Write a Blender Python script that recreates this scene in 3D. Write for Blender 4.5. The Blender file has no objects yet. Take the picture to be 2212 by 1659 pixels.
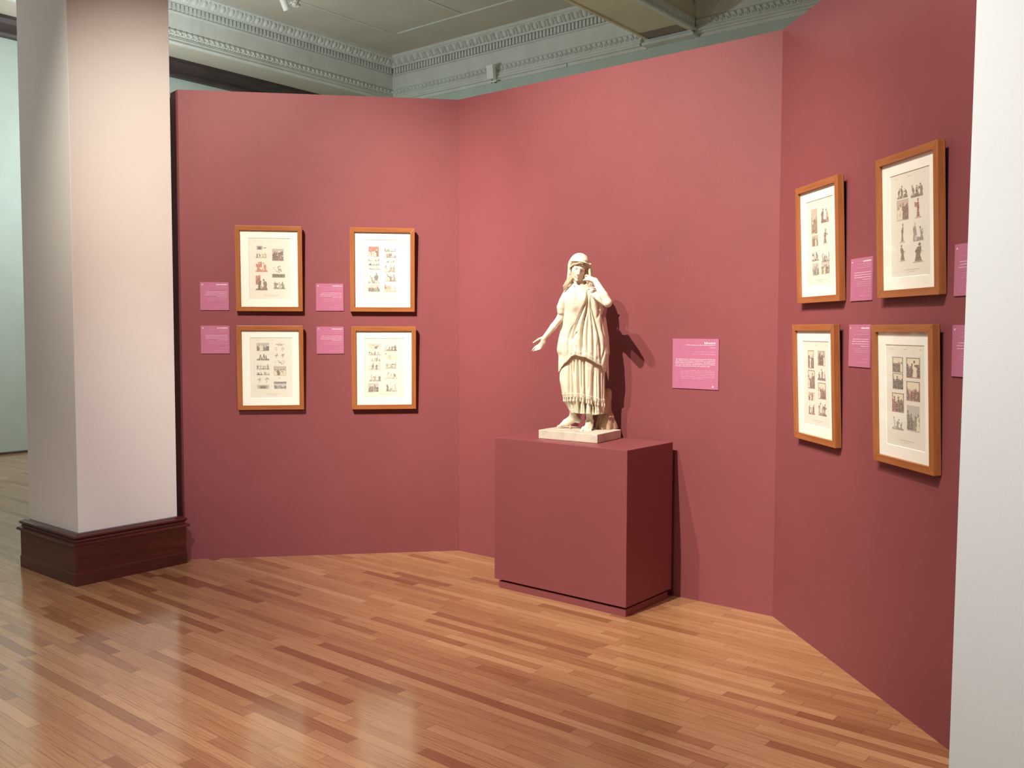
import bpy, bmesh, math, random
import numpy as np
from mathutils import Vector, Matrix
PI = math.pi
sc = bpy.context.scene
COL = sc.collection
sc.view_settings.view_transform = 'Standard'
sc.view_settings.look = 'None'
sc.view_settings.exposure = 0.0
sc.view_settings.gamma = 1.0
sc.view_settings.use_curve_mapping = False

# ------------------------------------------------------------------ survey of the gallery (metres, floor z = 0, camera above the origin)
EYE = Vector((0, 0, 1.6))
FOC, PITCH, ROLL, SX, SY = 1982.85, .0532, .0013, -36.94, -11.52
V = lambda x, y, z=0.0: Vector((x, y, z))
B0, B1 = V(-2.1541, 6.3178), V(-.2568, 6.5854)          # foot of the left and the back partition
w2, n2 = V(.7654, -.6435), V(.6435, .7654)
B2 = B1 + w2 * 2.3689
w3 = V(-.108, .9942)
d3 = -w3
w1 = (B1 - B0).normalized(); n1 = V(-w1.y, w1.x)
n3 = V(w3.y, -w3.x)
AX, BX = V(.6362, .7715), V(.7715, -.6362)              # the two directions of the building
COLC = V(-2.6005, 5.6245)                              # near corner of the column's plinth
P0 = V(.7297, 5.0279)                                  # near corner of the pedestal
H = 3.2241
ZU = V(0, 0, 1)
KC = V(-1.7467, 15.8638)                               # corner of the far cornice
FWD = V(0, math.cos(PITCH), -math.sin(PITCH)); R0 = V(1, 0, 0); U0 = R0.cross(FWD)
RT = R0 * math.cos(ROLL) + U0 * math.sin(ROLL); UP = -R0 * math.sin(ROLL) + U0 * math.cos(ROLL)

cam = bpy.data.cameras.new('camera'); cob = bpy.data.objects.new('camera', cam); COL.objects.link(cob)
M = Matrix((RT, UP, -FWD)).transposed().to_4x4(); M.translation = EYE; cob.matrix_world = M
cam.sensor_width = 36; cam.lens = FOC / 2212 * 36
cam.shift_x = -SX / 2212; cam.shift_y = SY / 2212
cam.clip_start = .05; cam.clip_end = 100
sc.camera = cob

# ------------------------------------------------------------------ helpers
def link(ob): COL.objects.link(ob); return ob
def tag(o, label=None, cat=None, group=None, kind=None):
    if label: o['label'] = label
    if cat: o['category'] = cat
    if group: o['group'] = group
    if kind: o['kind'] = kind
    return o
def empty(name, loc=(0, 0, 0), label=None, cat=None, group=None, kind=None):
    o = bpy.data.objects.new(name, None); o.location = loc; o.empty_display_size = .05; link(o)
    return tag(o, label, cat, group, kind)
def mesh_obj(name, verts, faces, mat, parent=None, smooth=False, mats=None, fmat=None, kind=None):
    me = bpy.data.meshes.new(name)
    me.from_pydata([tuple(v) for v in verts], [], [tuple(f) for f in faces])
    if mats:
        for m in mats: me.materials.append(m)
        if fmat is not None: me.polygons.foreach_set('material_index', fmat)
    else: me.materials.append(mat)
    if smooth: me.polygons.foreach_set('use_smooth', [True] * len(me.polygons))
    me.update()
    o = bpy.data.objects.new(name, me); link(o)
    if parent: o.parent = parent
    if kind: o['kind'] = kind
    return o
class MB:
    """collects shapes into one mesh"""
    def __init__(s): s.v = []; s.f = []; s.m = []
    def add(s, v, f, m=0):
        n = len(s.v); s.v += [Vector(p) for p in v]; s.f += [tuple(i + n for i in q) for q in f]; s.m += [m] * len(f)
    def box(s, o, ex, ey, ez, m=0):
        """parallelepiped from corner o"""
        o = Vector(o); ex = Vector(ex); ey = Vector(ey); ez = Vector(ez)
        v = [o, o + ex, o + ex + ey, o + ey, o + ez, o + ex + ez, o + ex + ey + ez, o + ey + ez]
        f = [(0, 3, 2, 1), (4, 5, 6, 7), (0, 1, 5, 4), (1, 2, 6, 5), (2, 3, 7, 6), (3, 0, 4, 7)]
        if ex.cross(ey).dot(ez) < 0: f = [q[::-1] for q in f]
        s.add(v, f, m)
    def prism(s, poly, z0, z1, m=0):
        n = len(poly); a = sum(poly[i][0] * poly[(i + 1) % n][1] - poly[(i + 1) % n][0] * poly[i][1] for i in range(n))
        if a < 0: poly = poly[::-1]
        v = [(p[0], p[1], z0) for p in poly] + [(p[0], p[1], z1) for p in poly]
        f = [tuple(range(n))[::-1], tuple(range(n, 2 * n))] + [(i, (i + 1) % n, n + (i + 1) % n, n + i) for i in range(n)]
        s.add(v, f, m)
    def extrude_profile(s, prof, o, out, up, along, L0, L1, m=0, cap=True, mit0=0., mit1=0.):
        """profile points (out, up) swept along; mit = extra length per unit of out (mitred corners)"""
        o = Vector(o); n = len(prof)
        A = [o + out * p[0] + up * p[1] + along * (L0 + mit0 * p[0]) for p in prof]
        B = [o + out * p[0] + up * p[1] + along * (L1 + mit1 * p[0]) for p in prof]
        f = [(i, (i + 1) % n, n + (i + 1) % n, n + i) for i in range(n)]
        if cap: f += [tuple(range(n))[::-1], tuple(range(n, 2 * n))]
        s.add(A + B, f, m)
    def tube(s, pts, rad, seg=12, m=0, cap=True):
        pts = [Vector(p) for p in pts]; n = len(pts)
        if not hasattr(rad, '__len__'): rad = [rad] * n
        base = len(s.v); u = None
        for i, p in enumerate(pts):
            t = (pts[min(i + 1, n - 1)] - pts[max(i - 1, 0)]).normalized()
            if u is None: u = t.orthogonal().normalized()
            u = (u - t * u.dot(t)).normalized(); w = t.cross(u)
            for k in range(seg):
                a = 2 * PI * k / seg; s.v.append(p + (u * math.cos(a) + w * math.sin(a)) * rad[i])
        for i in range(n - 1):
            for k in range(seg):
                a = base + i * seg + k; b = base + i * seg + (k + 1) % seg
                s.f.append((a, b, b + seg, a + seg)); s.m.append(m)
        if cap:
            s.f.append(tuple(base + k for k in range(seg))[::-1]); s.m.append(m)
            s.f.append(tuple(base + (n - 1) * seg + k for k in range(seg))); s.m.append(m)
    def ball(s, c, r, seg=8, rings=6, m=0, sx=1, sy=1, sz=1):
        c = Vector(c); v = [c + V(0, 0, r * sz)]; 
        for i in range(1, rings):
            th = PI * i / rings
            for k in range(seg):
                a = 2 * PI * k / seg; v.append(c + V(math.sin(th) * math.cos(a) * r * sx, math.sin(th) * math.sin(a) * r * sy, math.cos(th) * r * sz))
        v.append(c - V(0, 0, r * sz)); f = []
        for k in range(seg): f.append((0, 1 + k, 1 + (k + 1) % seg))
        for i in range(rings - 2):
            for k in range(seg):
                a = 1 + i * seg + k; b = 1 + i * seg + (k + 1) % seg; f.append((a, a + seg, b + seg, b))
        e = len(v) - 1; q = 1 + (rings - 2) * seg
        for k in range(seg): f.append((e, q + (k + 1) % seg, q + k))
        s.add(v, f, m)
    def build(s, name, mat, parent=None, smooth=False, kind=None, bevel=0, bseg=2, loc=None):
        mats = mat if isinstance(mat, (list, tuple)) else None
        v = s.v
        if loc is not None: v = [p - Vector(loc) for p in v]
        o = mesh_obj(name, v, s.f, None if mats else mat, parent, smooth, mats, s.m if mats else None, kind)
        if loc is not None: o.location = loc
        if bevel:
            b = o.modifiers.new('b', 'BEVEL'); b.width = bevel; b.segments = bseg; b.limit_method = 'ANGLE'; b.angle_limit = math.radians(40)
            b.harden_normals = False
        return o

# ------------------------------------------------------------------ materials
def nt(name):
    m = bpy.data.materials.new(name); m.use_nodes = True; t = m.node_tree; t.nodes.clear()
    out = t.nodes.new('ShaderNodeOutputMaterial'); p = t.nodes.new('ShaderNodeBsdfPrincipled')
    t.links.new(p.outputs[0], out.inputs[0]); return m, t, p
def N(t, typ, **kw):
    n = t.nodes.new(typ)
    for k, v in kw.items():
        if k.startswith('i_'): n.inputs[k[2:].replace('_', ' ')].default_value = v
        elif k.startswith('n_'): n.inputs[int(k[2:])].default_value = v
        else: setattr(n, k, v)
    return n
def mathn(t, op, a, b=None, c=None):
    n = t.nodes.new('ShaderNodeMath'); n.operation = op
    for i, x in enumerate((a, b, c)):
        if x is None: continue
        if isinstance(x, (int, float)): n.inputs[i].default_value = x
        else: t.links.new(x, n.inputs[i])
    return n.outputs[0]
def mixc(t, fac, a, b, mode='MIX'):
    n = t.nodes.new('ShaderNodeMix'); n.data_type = 'RGBA'; n.blend_type = mode
    for i, x in ((0, fac), (6, a), (7, b)):
        if isinstance(x, (int, float)): n.inputs[i].default_value = x
        elif isinstance(x, tuple): n.inputs[i].default_value = x if len(x) == 4 else x + (1,)
        else: t.links.new(x, n.inputs[i])
    return n.outputs[2]
def ramp(t, fac, stops, interp='LINEAR'):
    n = t.nodes.new('ShaderNodeValToRGB'); n.color_ramp.interpolation = interp; e = n.color_ramp.elements
    while len(e) < len(stops): e.new(.5)
    for i, (p, c) in enumerate(stops): e[i].position = p; e[i].color = c if len(c) == 4 else c + (1,)
    t.links.new(fac, n.inputs[0]); return n.outputs[0]
def srgb(r, g, b):
    f = lambda c: (c / 255 / 12.92) if c <= 10.3 else ((c / 255 + .055) / 1.055) ** 2.4
    return (f(r), f(g), f(b))
def noise(t, scale, detail=2, rough=.5, vec=None, dist=0.):
    n = N(t, 'ShaderNodeTexNoise'); n.inputs['Scale'].default_value = scale; n.inputs['Detail'].default_value = detail
    n.inputs['Roughness'].default_value = rough; n.inputs['Distortion'].default_value = dist
    if vec is not None: t.links.new(vec, n.inputs['Vector'])
    return n
def bump(t, p, h, dist=.001, strength=1):
    b = N(t, 'ShaderNodeBump'); b.inputs['Distance'].default_value = dist; b.inputs['Strength'].default_value = strength
    t.links.new(h, b.inputs['Height']); t.links.new(b.outputs[0], p.inputs['Normal'])
def objco(t, scale=None):
    c = N(t, 'ShaderNodeTexCoord').outputs['Object']
    if scale:
        m = N(t, 'ShaderNodeMapping'); m.inputs['Scale'].default_value = scale; t.links.new(c, m.inputs[0]); return m.outputs[0]
    return c
def paint(name, col, rough=.6, var=.05, sc_=3, bs=220, bd=.0004, spec=.3):
    m, t, p = nt(name); c = objco(t)
    n = noise(t, sc_, 4, .6, c)
    a = tuple(x * (1 - var) for x in col); b = tuple(min(1, x * (1 + var)) for x in col)
    t.links.new(ramp(t, n.outputs[0], [(.3, a), (.7, b)]), p.inputs['Base Color'])
    p.inputs['Roughness'].default_value = rough; p.inputs['Specular IOR Level'].default_value = spec
    n2_ = noise(t, bs, 2, .5, c); bump(t, p, n2_.outputs[0], bd)
    return m
MAT = {}
MAT['red'] = paint('red_wall_paint', (.236, .064, .072), .55, .035, 2.5, 300, .0003)
MAT['redped'] = paint('red_pedestal_paint', (.232, .062, .070), .5, .02, 2.5, 500, .0002)
MAT['green'] = paint('pale_green_wall_paint', (.50, .60, .53), .6, .04)
MAT['colpaint'] = paint('warm_white_column_paint', (.80, .77, .74), .5, .02, 1.5, 260, .0005)
MAT['white'] = paint('white_wall_paint', (.78, .83, .88), .5, .015, 1.5, 260, .0002)
MAT['ceil'] = paint('cream_ceiling_paint', (.55, .52, .43), .7, .06, 1.2)
MAT['beam'] = paint('cream_beam_paint', (.68, .60, .43), .7, .08, 2)
MAT['black'] = paint('near_black_matte', (.012, .01, .011), .9, .1)
MAT['whitemetal'] = paint('white_powder_coat', (.86, .87, .83), .35, .02, 5, 400, .0001, .5)
MAT['darkmetal'] = paint('dark_metal', (.03, .03, .03), .4, .05, 5, 400, .0001, .5)
MAT['pink'] = paint('pink_label_card', (.45, .152, .255), .35, .03, 14, 500, .0001, .5)
MAT['text'] = paint('pale_pink_print', (.74, .50, .60), .5, .02, 30)
MAT['textdim'] = paint('soft_pink_print', (.60, .30, .42), .5, .02, 30)
MAT['textb'] = paint('white_print', (.88, .76, .80), .5, .02, 30)
MAT['mat'] = paint('cream_mat_board', (.93, .92, .84), .8, .01, 8, 700, .0001, .1)
MAT['steel'] = paint('hanging_wire', (.5, .5, .5), .3, .05)
MAT['stain'] = paint('stained_plaster', (.28, .23, .19), .8, .25, 5)

def crown_mat():
    m, t, p = nt('grey_white_plaster'); c = objco(t)
    n = noise(t, 3.0, 5, .6, c)
    st = noise(t, 1.0, 4, .7, objco(t, (14, 14, .8)))
    base = ramp(t, n.outputs[0], [(.3, (.60, .64, .58)), (.7, (.70, .74, .69))])
    f = ramp(t, st.outputs[0], [(.55, (0, 0, 0)), (.75, (.35, .35, .35))])
    t.links.new(mixc(t, f, base, (.44, .42, .35)), p.inputs['Base Color'])
    p.inputs['Roughness'].default_value = .7; bump(t, p, noise(t, 60, 3, .6, c).outputs[0], .002)
    return m
MAT['crown'] = crown_mat()
def wood_dark():
    m, t, p = nt('dark_mahogany'); c = objco(t, (2, 2, 28))
    n = noise(t, 1.6, 6, .6, c, .4)
    t.links.new(ramp(t, n.outputs[0], [(.25, (.034, .007, .006)), (.6, (.075, .014, .011)), (.85, (.12, .024, .016))]), p.inputs['Base Color'])
    p.inputs['Roughness'].default_value = .28; p.inputs['Coat Weight'].default_value = .25; p.inputs['Coat Roughness'].default_value = .2
    bump(t, p, n.outputs[0], .0004)
    return m
MAT['mahog'] = wood_dark()
def darkbeam():
    m, t, p = nt('dark_brown_crown_wood'); n = noise(t, 2, 5, .6, objco(t, (1, 1, 8)))
    t.links.new(ramp(t, n.outputs[0], [(.3, (.030, .022, .020)), (.8, (.085, .062, .054))]), p.inputs['Base Color']); p.inputs['Roughness'].default_value = .5
    return m
MAT['darkbeam'] = darkbeam()
def frame_wood(horizontal):
    m, t, p = nt('cherry_frame_wood_' + ('rail' if horizontal else 'stile'))
    c = objco(t, (3, 30, 60) if horizontal else (60, 30, 3))
    n = noise(t, 1.2, 5, .6, c, .3)
    g = noise(t, 4, 2, .5, objco(t))
    a = ramp(t, n.outputs[0], [(.25, (.26, .082, .025)), (.55, (.375, .135, .046)), (.85, (.47, .19, .070))])
    t.links.new(mixc(t, mathn(t, 'MULTIPLY', g.outputs[0], .35), a, (.31, .105, .031)), p.inputs['Base Color'])
    p.inputs['Roughness'].default_value = .35; p.inputs['Specular IOR Level'].default_value = .4; bump(t, p, n.outputs[0], .0002)
    return m
MAT['rail'] = frame_wood(True); MAT['stile'] = frame_wood(False)
def marble(name='aged_cream_marble', dark=0.):
    m, t, p = nt(name); c = objco(t)
    n = noise(t, 9, 5, .6, c, .3); s = noise(t, 22, 6, .7, c); v = noise(t, 4, 4, .6, c, 1.2)
    base = ramp(t, n.outputs[0], [(.3, (.78, .70, .54)), (.55, (.88, .83, .67)), (.8, (.94, .91, .78))])
    pinkish = mixc(t, ramp(t, v.outputs[0], [(.5, (0, 0, 0)), (.68, (.5, .5, .5))]), base, (.84, .66, .53))
    spots = ramp(t, s.outputs[0], [(.66, (0, 0, 0)), (.76, (.5, .5, .5))])
    d = mixc(t, spots, pinkish, (.44, .34, .25))
    if dark: d = mixc(t, dark, d, (.40, .26, .15))
    t.links.new(d, p.inputs['Base Color'])
    p.inputs['Roughness'].default_value = .48; p.inputs['Specular IOR Level'].default_value = .3
    bump(t, p, s.outputs[0], .0006)
    return m
MAT['marble'] = marble(); MAT['hair'] = marble('tan_stained_marble', .78)
def stump_mat():
    m, t, p = nt('stained_shaded_brown_marble'); c = objco(t)
    n = noise(t, 14, 6, .65, c, .5); s = noise(t, 45, 5, .7, c)
    a = ramp(t, n.outputs[0], [(.3, (.40, .24, .14)), (.5, (.58, .40, .27)), (.75, (.74, .60, .45))])
    t.links.new(mixc(t, ramp(t, s.outputs[0], [(.55, (0, 0, 0)), (.7, (.6, .6, .6))]), a, (.26, .16, .10)), p.inputs['Base Color'])
    p.inputs['Roughness'].default_value = .6; bump(t, p, s.outputs[0], .002)
    return m
MAT['stump'] = stump_mat()
MAT['bead'] = paint('darkened_marble_beads', (.50, .39, .25), .5, .15, 60)
def base_mat():
    m, t, p = nt('mottled_cream_marble_slab'); c = objco(t)
    n = noise(t, 7, 5, .65, c, .6); s = noise(t, 30, 5, .7, c)
    a = ramp(t, n.outputs[0], [(.3, (.40, .36, .31)), (.5, (.60, .54, .45)), (.75, (.72, .64, .52))])
    t.links.new(mixc(t, ramp(t, s.outputs[0], [(.6, (0, 0, 0)), (.75, (.4, .4, .4))]), a, (.42, .32, .22)), p.inputs['Base Color'])
    p.inputs['Roughness'].default_value = .6; bump(t, p, s.outputs[0], .001)
    return m
MAT['slab'] = base_mat()
def floor_mat():
    m, t, p = nt('oak_strip_floor')
    W = .0572
    c = N(t, 'ShaderNodeTexCoord').outputs['Object']
    sx = N(t, 'ShaderNodeSeparateXYZ'); t.links.new(c, sx.inputs[0]); x, y = sx.outputs[0], sx.outputs[1]
    row_f = mathn(t, 'DIVIDE', y, W); row = mathn(t, 'FLOOR', row_f)
    wn = N(t, 'ShaderNodeTexWhiteNoise', noise_dimensions='1D'); t.links.new(row, wn.inputs['W'])
    sepc = N(t, 'ShaderNodeSeparateColor'); t.links.new(wn.outputs['Color'], sepc.inputs[0])
    L = mathn(t, 'MULTIPLY_ADD', sepc.outputs[0], 1.1, 1.0)
    u = mathn(t, 'ADD', mathn(t, 'DIVIDE', x, L), mathn(t, 'MULTIPLY', sepc.outputs[1], 37.0))
    cell = mathn(t, 'FLOOR', u); uf = mathn(t, 'FRACT', u); vf = mathn(t, 'FRACT', row_f)
    # every second cell is split again at a random place: unequal board lengths
    cc = N(t, 'ShaderNodeCombineXYZ'); t.links.new(row, cc.inputs[0]); t.links.new(cell, cc.inputs[1])
    w2_ = N(t, 'ShaderNodeTexWhiteNoise', noise_dimensions='3D'); t.links.new(cc.outputs[0], w2_.inputs['Vector'])
    s2 = N(t, 'ShaderNodeSeparateColor'); t.links.new(w2_.outputs['Color'], s2.inputs[0])
    cut = mathn(t, 'MULTIPLY_ADD', s2.outputs[0], .5, .25)
    half = mathn(t, 'GREATER_THAN', uf, cut)
    cc2 = N(t, 'ShaderNodeCombineXYZ'); t.links.new(row, cc2.inputs[0]); t.links.new(cell, cc2.inputs[1]); t.links.new(half, cc2.inputs[2])
    w3_ = N(t, 'ShaderNodeTexWhiteNoise', noise_dimensions='3D'); t.links.new(cc2.outputs[0], w3_.inputs['Vector'])
    s3 = N(t, 'ShaderNodeSeparateColor'); t.links.new(w3_.outputs['Color'], s3.inputs[0])
    board = ramp(t, s3.outputs[0], [(0, (.26, .105, .048)), (.09, (.31, .138, .064)), (.24, (.385, .190, .092)), (.55, (.43, .226, .110)),
                                    (.80, (.455, .246, .123)), (.93, (.49, .272, .142)), (1, (.53, .31, .17))])
    # grain, shifted on every board
    off = mathn(t, 'MULTIPLY', s3.outputs[1], 31.0)
    gx = mathn(t, 'ADD', mathn(t, 'MULTIPLY', x, 1.0), off); gy = mathn(t, 'ADD', y, off)
    gv = N(t, 'ShaderNodeCombineXYZ'); t.links.new(gx, gv.inputs[0]); t.links.new(gy, gv.inputs[1]); t.links.new(off, gv.inputs[2])
    mp = N(t, 'ShaderNodeMapping'); mp.inputs['Scale'].default_value = (3.2, 95, 1); t.links.new(gv.outputs[0], mp.inputs[0])
    fine = noise(t, 1.6, 6, .65, mp.outputs[0], .2)
    mp2 = N(t, 'ShaderNodeMapping'); mp2.inputs['Scale'].default_value = (2.1, 17, 1); t.links.new(gv.outputs[0], mp2.inputs[0])
    cath = N(t, 'ShaderNodeTexWave', wave_type='RINGS', rings_direction='Z'); cath.inputs['Scale'].default_value = 1.3
    cath.inputs['Distortion'].default_value = 7; cath.inputs['Detail'].default_value = 3; cath.inputs['Detail Scale'].default_value = 1.4
    t.links.new(mp2.outputs[0], cath.inputs['Vector'])
    cmask = mathn(t, 'MULTIPLY', mathn(t, 'GREATER_THAN', s3.outputs[2], .55), .42)
    k = mathn(t, 'MULTIPLY', ramp(t, cath.outputs[0], [(.1, (1, 1, 1)), (.55, (0, 0, 0))]), cmask)
    c1 = mixc(t, k, board, mixc(t, 1.0, board, (.66, .55, .48), 'MULTIPLY'))
    g = ramp(t, fine.outputs[0], [(.36, (.74, .68, .64)), (.5, (1, 1, 1)), (.7, (1.12, 1.12, 1.12))])
    c2 = mixc(t, .8, c1, mixc(t, 1.0, c1, g, 'MULTIPLY'))
    # seams
    e = .022
    sv = mathn(t, 'MAXIMUM', mathn(t, 'LESS_THAN', vf, e), mathn(t, 'GREATER_THAN', vf, 1 - e))
    du = mathn(t, 'MINIMUM', mathn(t, 'ABSOLUTE', mathn(t, 'SUBTRACT', uf, cut)), mathn(t, 'MINIMUM', uf, mathn(t, 'SUBTRACT', 1.0, uf)))
    su = mathn(t, 'LESS_THAN', mathn(t, 'MULTIPLY', du, L), .0014)
    seam = mathn(t, 'MAXIMUM', sv, su)
    c3 = mixc(t, mathn(t, 'MULTIPLY', seam, .5), c2, (.08, .028, .011))
    t.links.new(c3, p.inputs['Base Color'])
    big = noise(t, 1.2, 3, .5, c)
    rg = mathn(t, 'MULTIPLY_ADD', big.outputs[0], .10, .13)
    t.links.new(rg, p.inputs['Roughness']); p.inputs['Specular IOR Level'].default_value = .5
    p.inputs['Coat Weight'].default_value = .35; p.inputs['Coat Roughness'].default_value = .11
    hgt = mathn(t, 'SUBTRACT', mathn(t, 'MULTIPLY', fine.outputs[0], .25), seam)
    bump(t, p, hgt, .0005, .6)
    return m
MAT['floor'] = floor_mat()
def glass():
    m = bpy.data.materials.new('picture_glass'); m.use_nodes = True; t = m.node_tree; t.nodes.clear()
    o = t.nodes.new('ShaderNodeOutputMaterial'); mx = t.nodes.new('ShaderNodeMixShader'); tr = t.nodes.new('ShaderNodeBsdfTransparent')
    gl = t.nodes.new('ShaderNodeBsdfGlossy'); gl.inputs['Roughness'].default_value = .03; fr = t.nodes.new('ShaderNodeFresnel'); fr.inputs[0].default_value = 1.45
    g = t.nodes.new('ShaderNodeNewGeometry'); f = mathn(t, 'MULTIPLY', fr.outputs[0], mathn(t, 'SUBTRACT', 1.0, g.outputs['Backfacing']))
    t.links.new(f, mx.inputs[0]); t.links.new(tr.outputs[0], mx.inputs[1]); t.links.new(gl.outputs[0], mx.inputs[2]); t.links.new(mx.outputs[0], o.inputs[0])
    return m
MAT['glass'] = glass()
def paper(name, col):
    return paint(name, col, .8, .03, 12, 500, .0001, .1)
MAT['paperA'] = paper('grey_cream_print_paper', (.80, .785, .69))
INK = {}
def ink(rgb):
    k = tuple(rgb)
    if k not in INK:
        m, t, p = nt('engraving_ink_%d' % len(INK)); c = objco(t)
        n = noise(t, 240, 3, .7, c)
        col = tuple(min(1, 1.05 * x ** 1.22) for x in srgb(*rgb)); pap = (.80, .785, .69)
        t.links.new(mixc(t, ramp(t, n.outputs[0], [(.40, (0, 0, 0)), (.66, (.6, .6, .6))]), col, pap), p.inputs['Base Color'])
        p.inputs['Roughness'].default_value = .8; INK[k] = m
    return INK[k]
# ------------------------------------------------------------------ the room
def v2(p): return (p.x, p.y)
# floor, laid along BX: object axes turned to the boards
fa = math.atan2(-.645, .764)
mb = MB(); mb.add([(-14, -8, 0), (14, -8, 0), (14, 24, 0), (-14, 24, 0)], [(0, 1, 2, 3)])
R_ = Matrix.Rotation(-fa, 4, 'Z'); mb.v = [R_ @ p for p in mb.v]
fl = mb.build('floor', MAT['floor'], kind='structure'); fl.rotation_euler = (0, 0, fa)

TH = .13
def wallbox(name, a, b, nn, z0=0., z1=H, th=TH, mat='red'):
    mb = MB(); mb.prism([v2(a), v2(b), v2(b + nn * th), v2(a + nn * th)], z0, z1)
    return mb.build(name, MAT[mat], kind='structure')
rd = V(-.652, .758)
# left partition with its splayed end
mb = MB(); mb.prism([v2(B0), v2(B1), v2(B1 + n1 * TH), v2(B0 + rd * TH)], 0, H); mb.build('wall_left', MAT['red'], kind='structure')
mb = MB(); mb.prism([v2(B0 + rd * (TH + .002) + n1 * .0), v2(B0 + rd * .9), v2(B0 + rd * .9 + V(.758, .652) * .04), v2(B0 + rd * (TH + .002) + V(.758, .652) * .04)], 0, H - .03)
mb.build('wall_left_return', MAT['black'], kind='structure')  # near-black panel continuing the splayed end
mb = MB(); mb.prism([v2(B1), v2(B2), v2(B2 + n2 * TH), v2(B1 + n2 * TH)], 0, H); mb.build('wall_back', MAT['red'], kind='structure')
# the right partition runs on towards the camera behind the white wall
E3 = B2 + d3 * 3.2
mb2 = MB(); mb2.prism([v2(B2), v2(E3), v2(E3 + n3 * TH), v2(B2 + n3 * TH)], 0, H)
mb2.build('wall_right', MAT['red'], kind='structure')
# white wall end at the right, nearer than the partition
rx = V(1.2868, 2.5228)
dr = V(rx.x, rx.y).normalized()
pr = [rx, rx + V(.94, -.34) * 1.2, rx + V(.94, -.34) * 1.2 + V(.34, .94) * .02, rx + V(.12, .15)]
mb = MB(); mb.prism([v2(q) for q in pr], 0, 4.4)
for q in mb.v:                                              # the panel end leans a touch
    q.x += (q.z - 1.3) * .0080
mb.build('wall_near_right', MAT['white'], kind='structure')

# far green walls of the old gallery
G = -BX * 12.268
mb = MB(); o = G - AX * 6
mb.box(o, AX * 24, -BX * .2, ZU * 7); mb.build('wall_far_left', MAT['green'], kind='structure')
mb = MB(); o = KC - BX * .83
mb.box(o, BX * 16, AX * .2, ZU * 7); mb.build('wall_far_back', MAT['green'], kind='structure')
# dark timber crown along the far left wall
prof = [(0, 0), (.10, 0), (.12, .03), (.12, .06), (.17, .08), (.22, .12), (.26, .17), (.30, .17), (.30, .215), (0, .215)]
mb = MB(); mb.extrude_profile(prof, G + ZU * 5.262, BX, ZU, AX, -6, 17.2); mb.build('trim_1', MAT['darkbeam'], kind='structure')
mb = MB(); mb.extrude_profile([(0, 0), (.012, 0), (.012, .02), (0, .03)], G, BX, ZU, AX, -6, 17.2); mb.build('baseboard_far_left', MAT['darkbeam'], kind='structure')
# soffit of the side beam
mb = MB(); mb.box(KC - BX * .83 - AX * 22 + ZU * 5.462, BX * .83, AX * 22, ZU * .9)
mb.build('ceiling_soffit', MAT['ceil'], kind='structure')
# coffered ceiling with batten seams
CZ = 6.17
mb = MB(); mb.box(KC - AX * 22 + ZU * CZ, BX * 16, AX * 22, ZU * .1)
cg = mb.build('ceiling', MAT['ceil'], kind='structure')
def at_z(u, v, z): return KC + BX * u - AX * v + ZU * z
mb = MB()
def batten(u0, v0, u1, v1, w=.022, h=.012):
    a = at_z(u0, v0, CZ - h); b = at_z(u1, v1, CZ - h); d = (b - a).normalized(); s = V(-d.y, d.x) * w
    mb.box(a - s / 2, b - a, s, ZU * h)
S0 = (1.33, 1.33)
batten(1.03, 1.02, 1.03, 3.2); batten(1.03, 3.28, 1.03, 7); batten(1.10, .957, 3.95, .957); batten(2.447, 1.0, 2.447, 4.5); batten(3.95, 1.0, 3.95, 7)
mb.build('trim_2', MAT['crown'], kind='structure')

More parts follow.
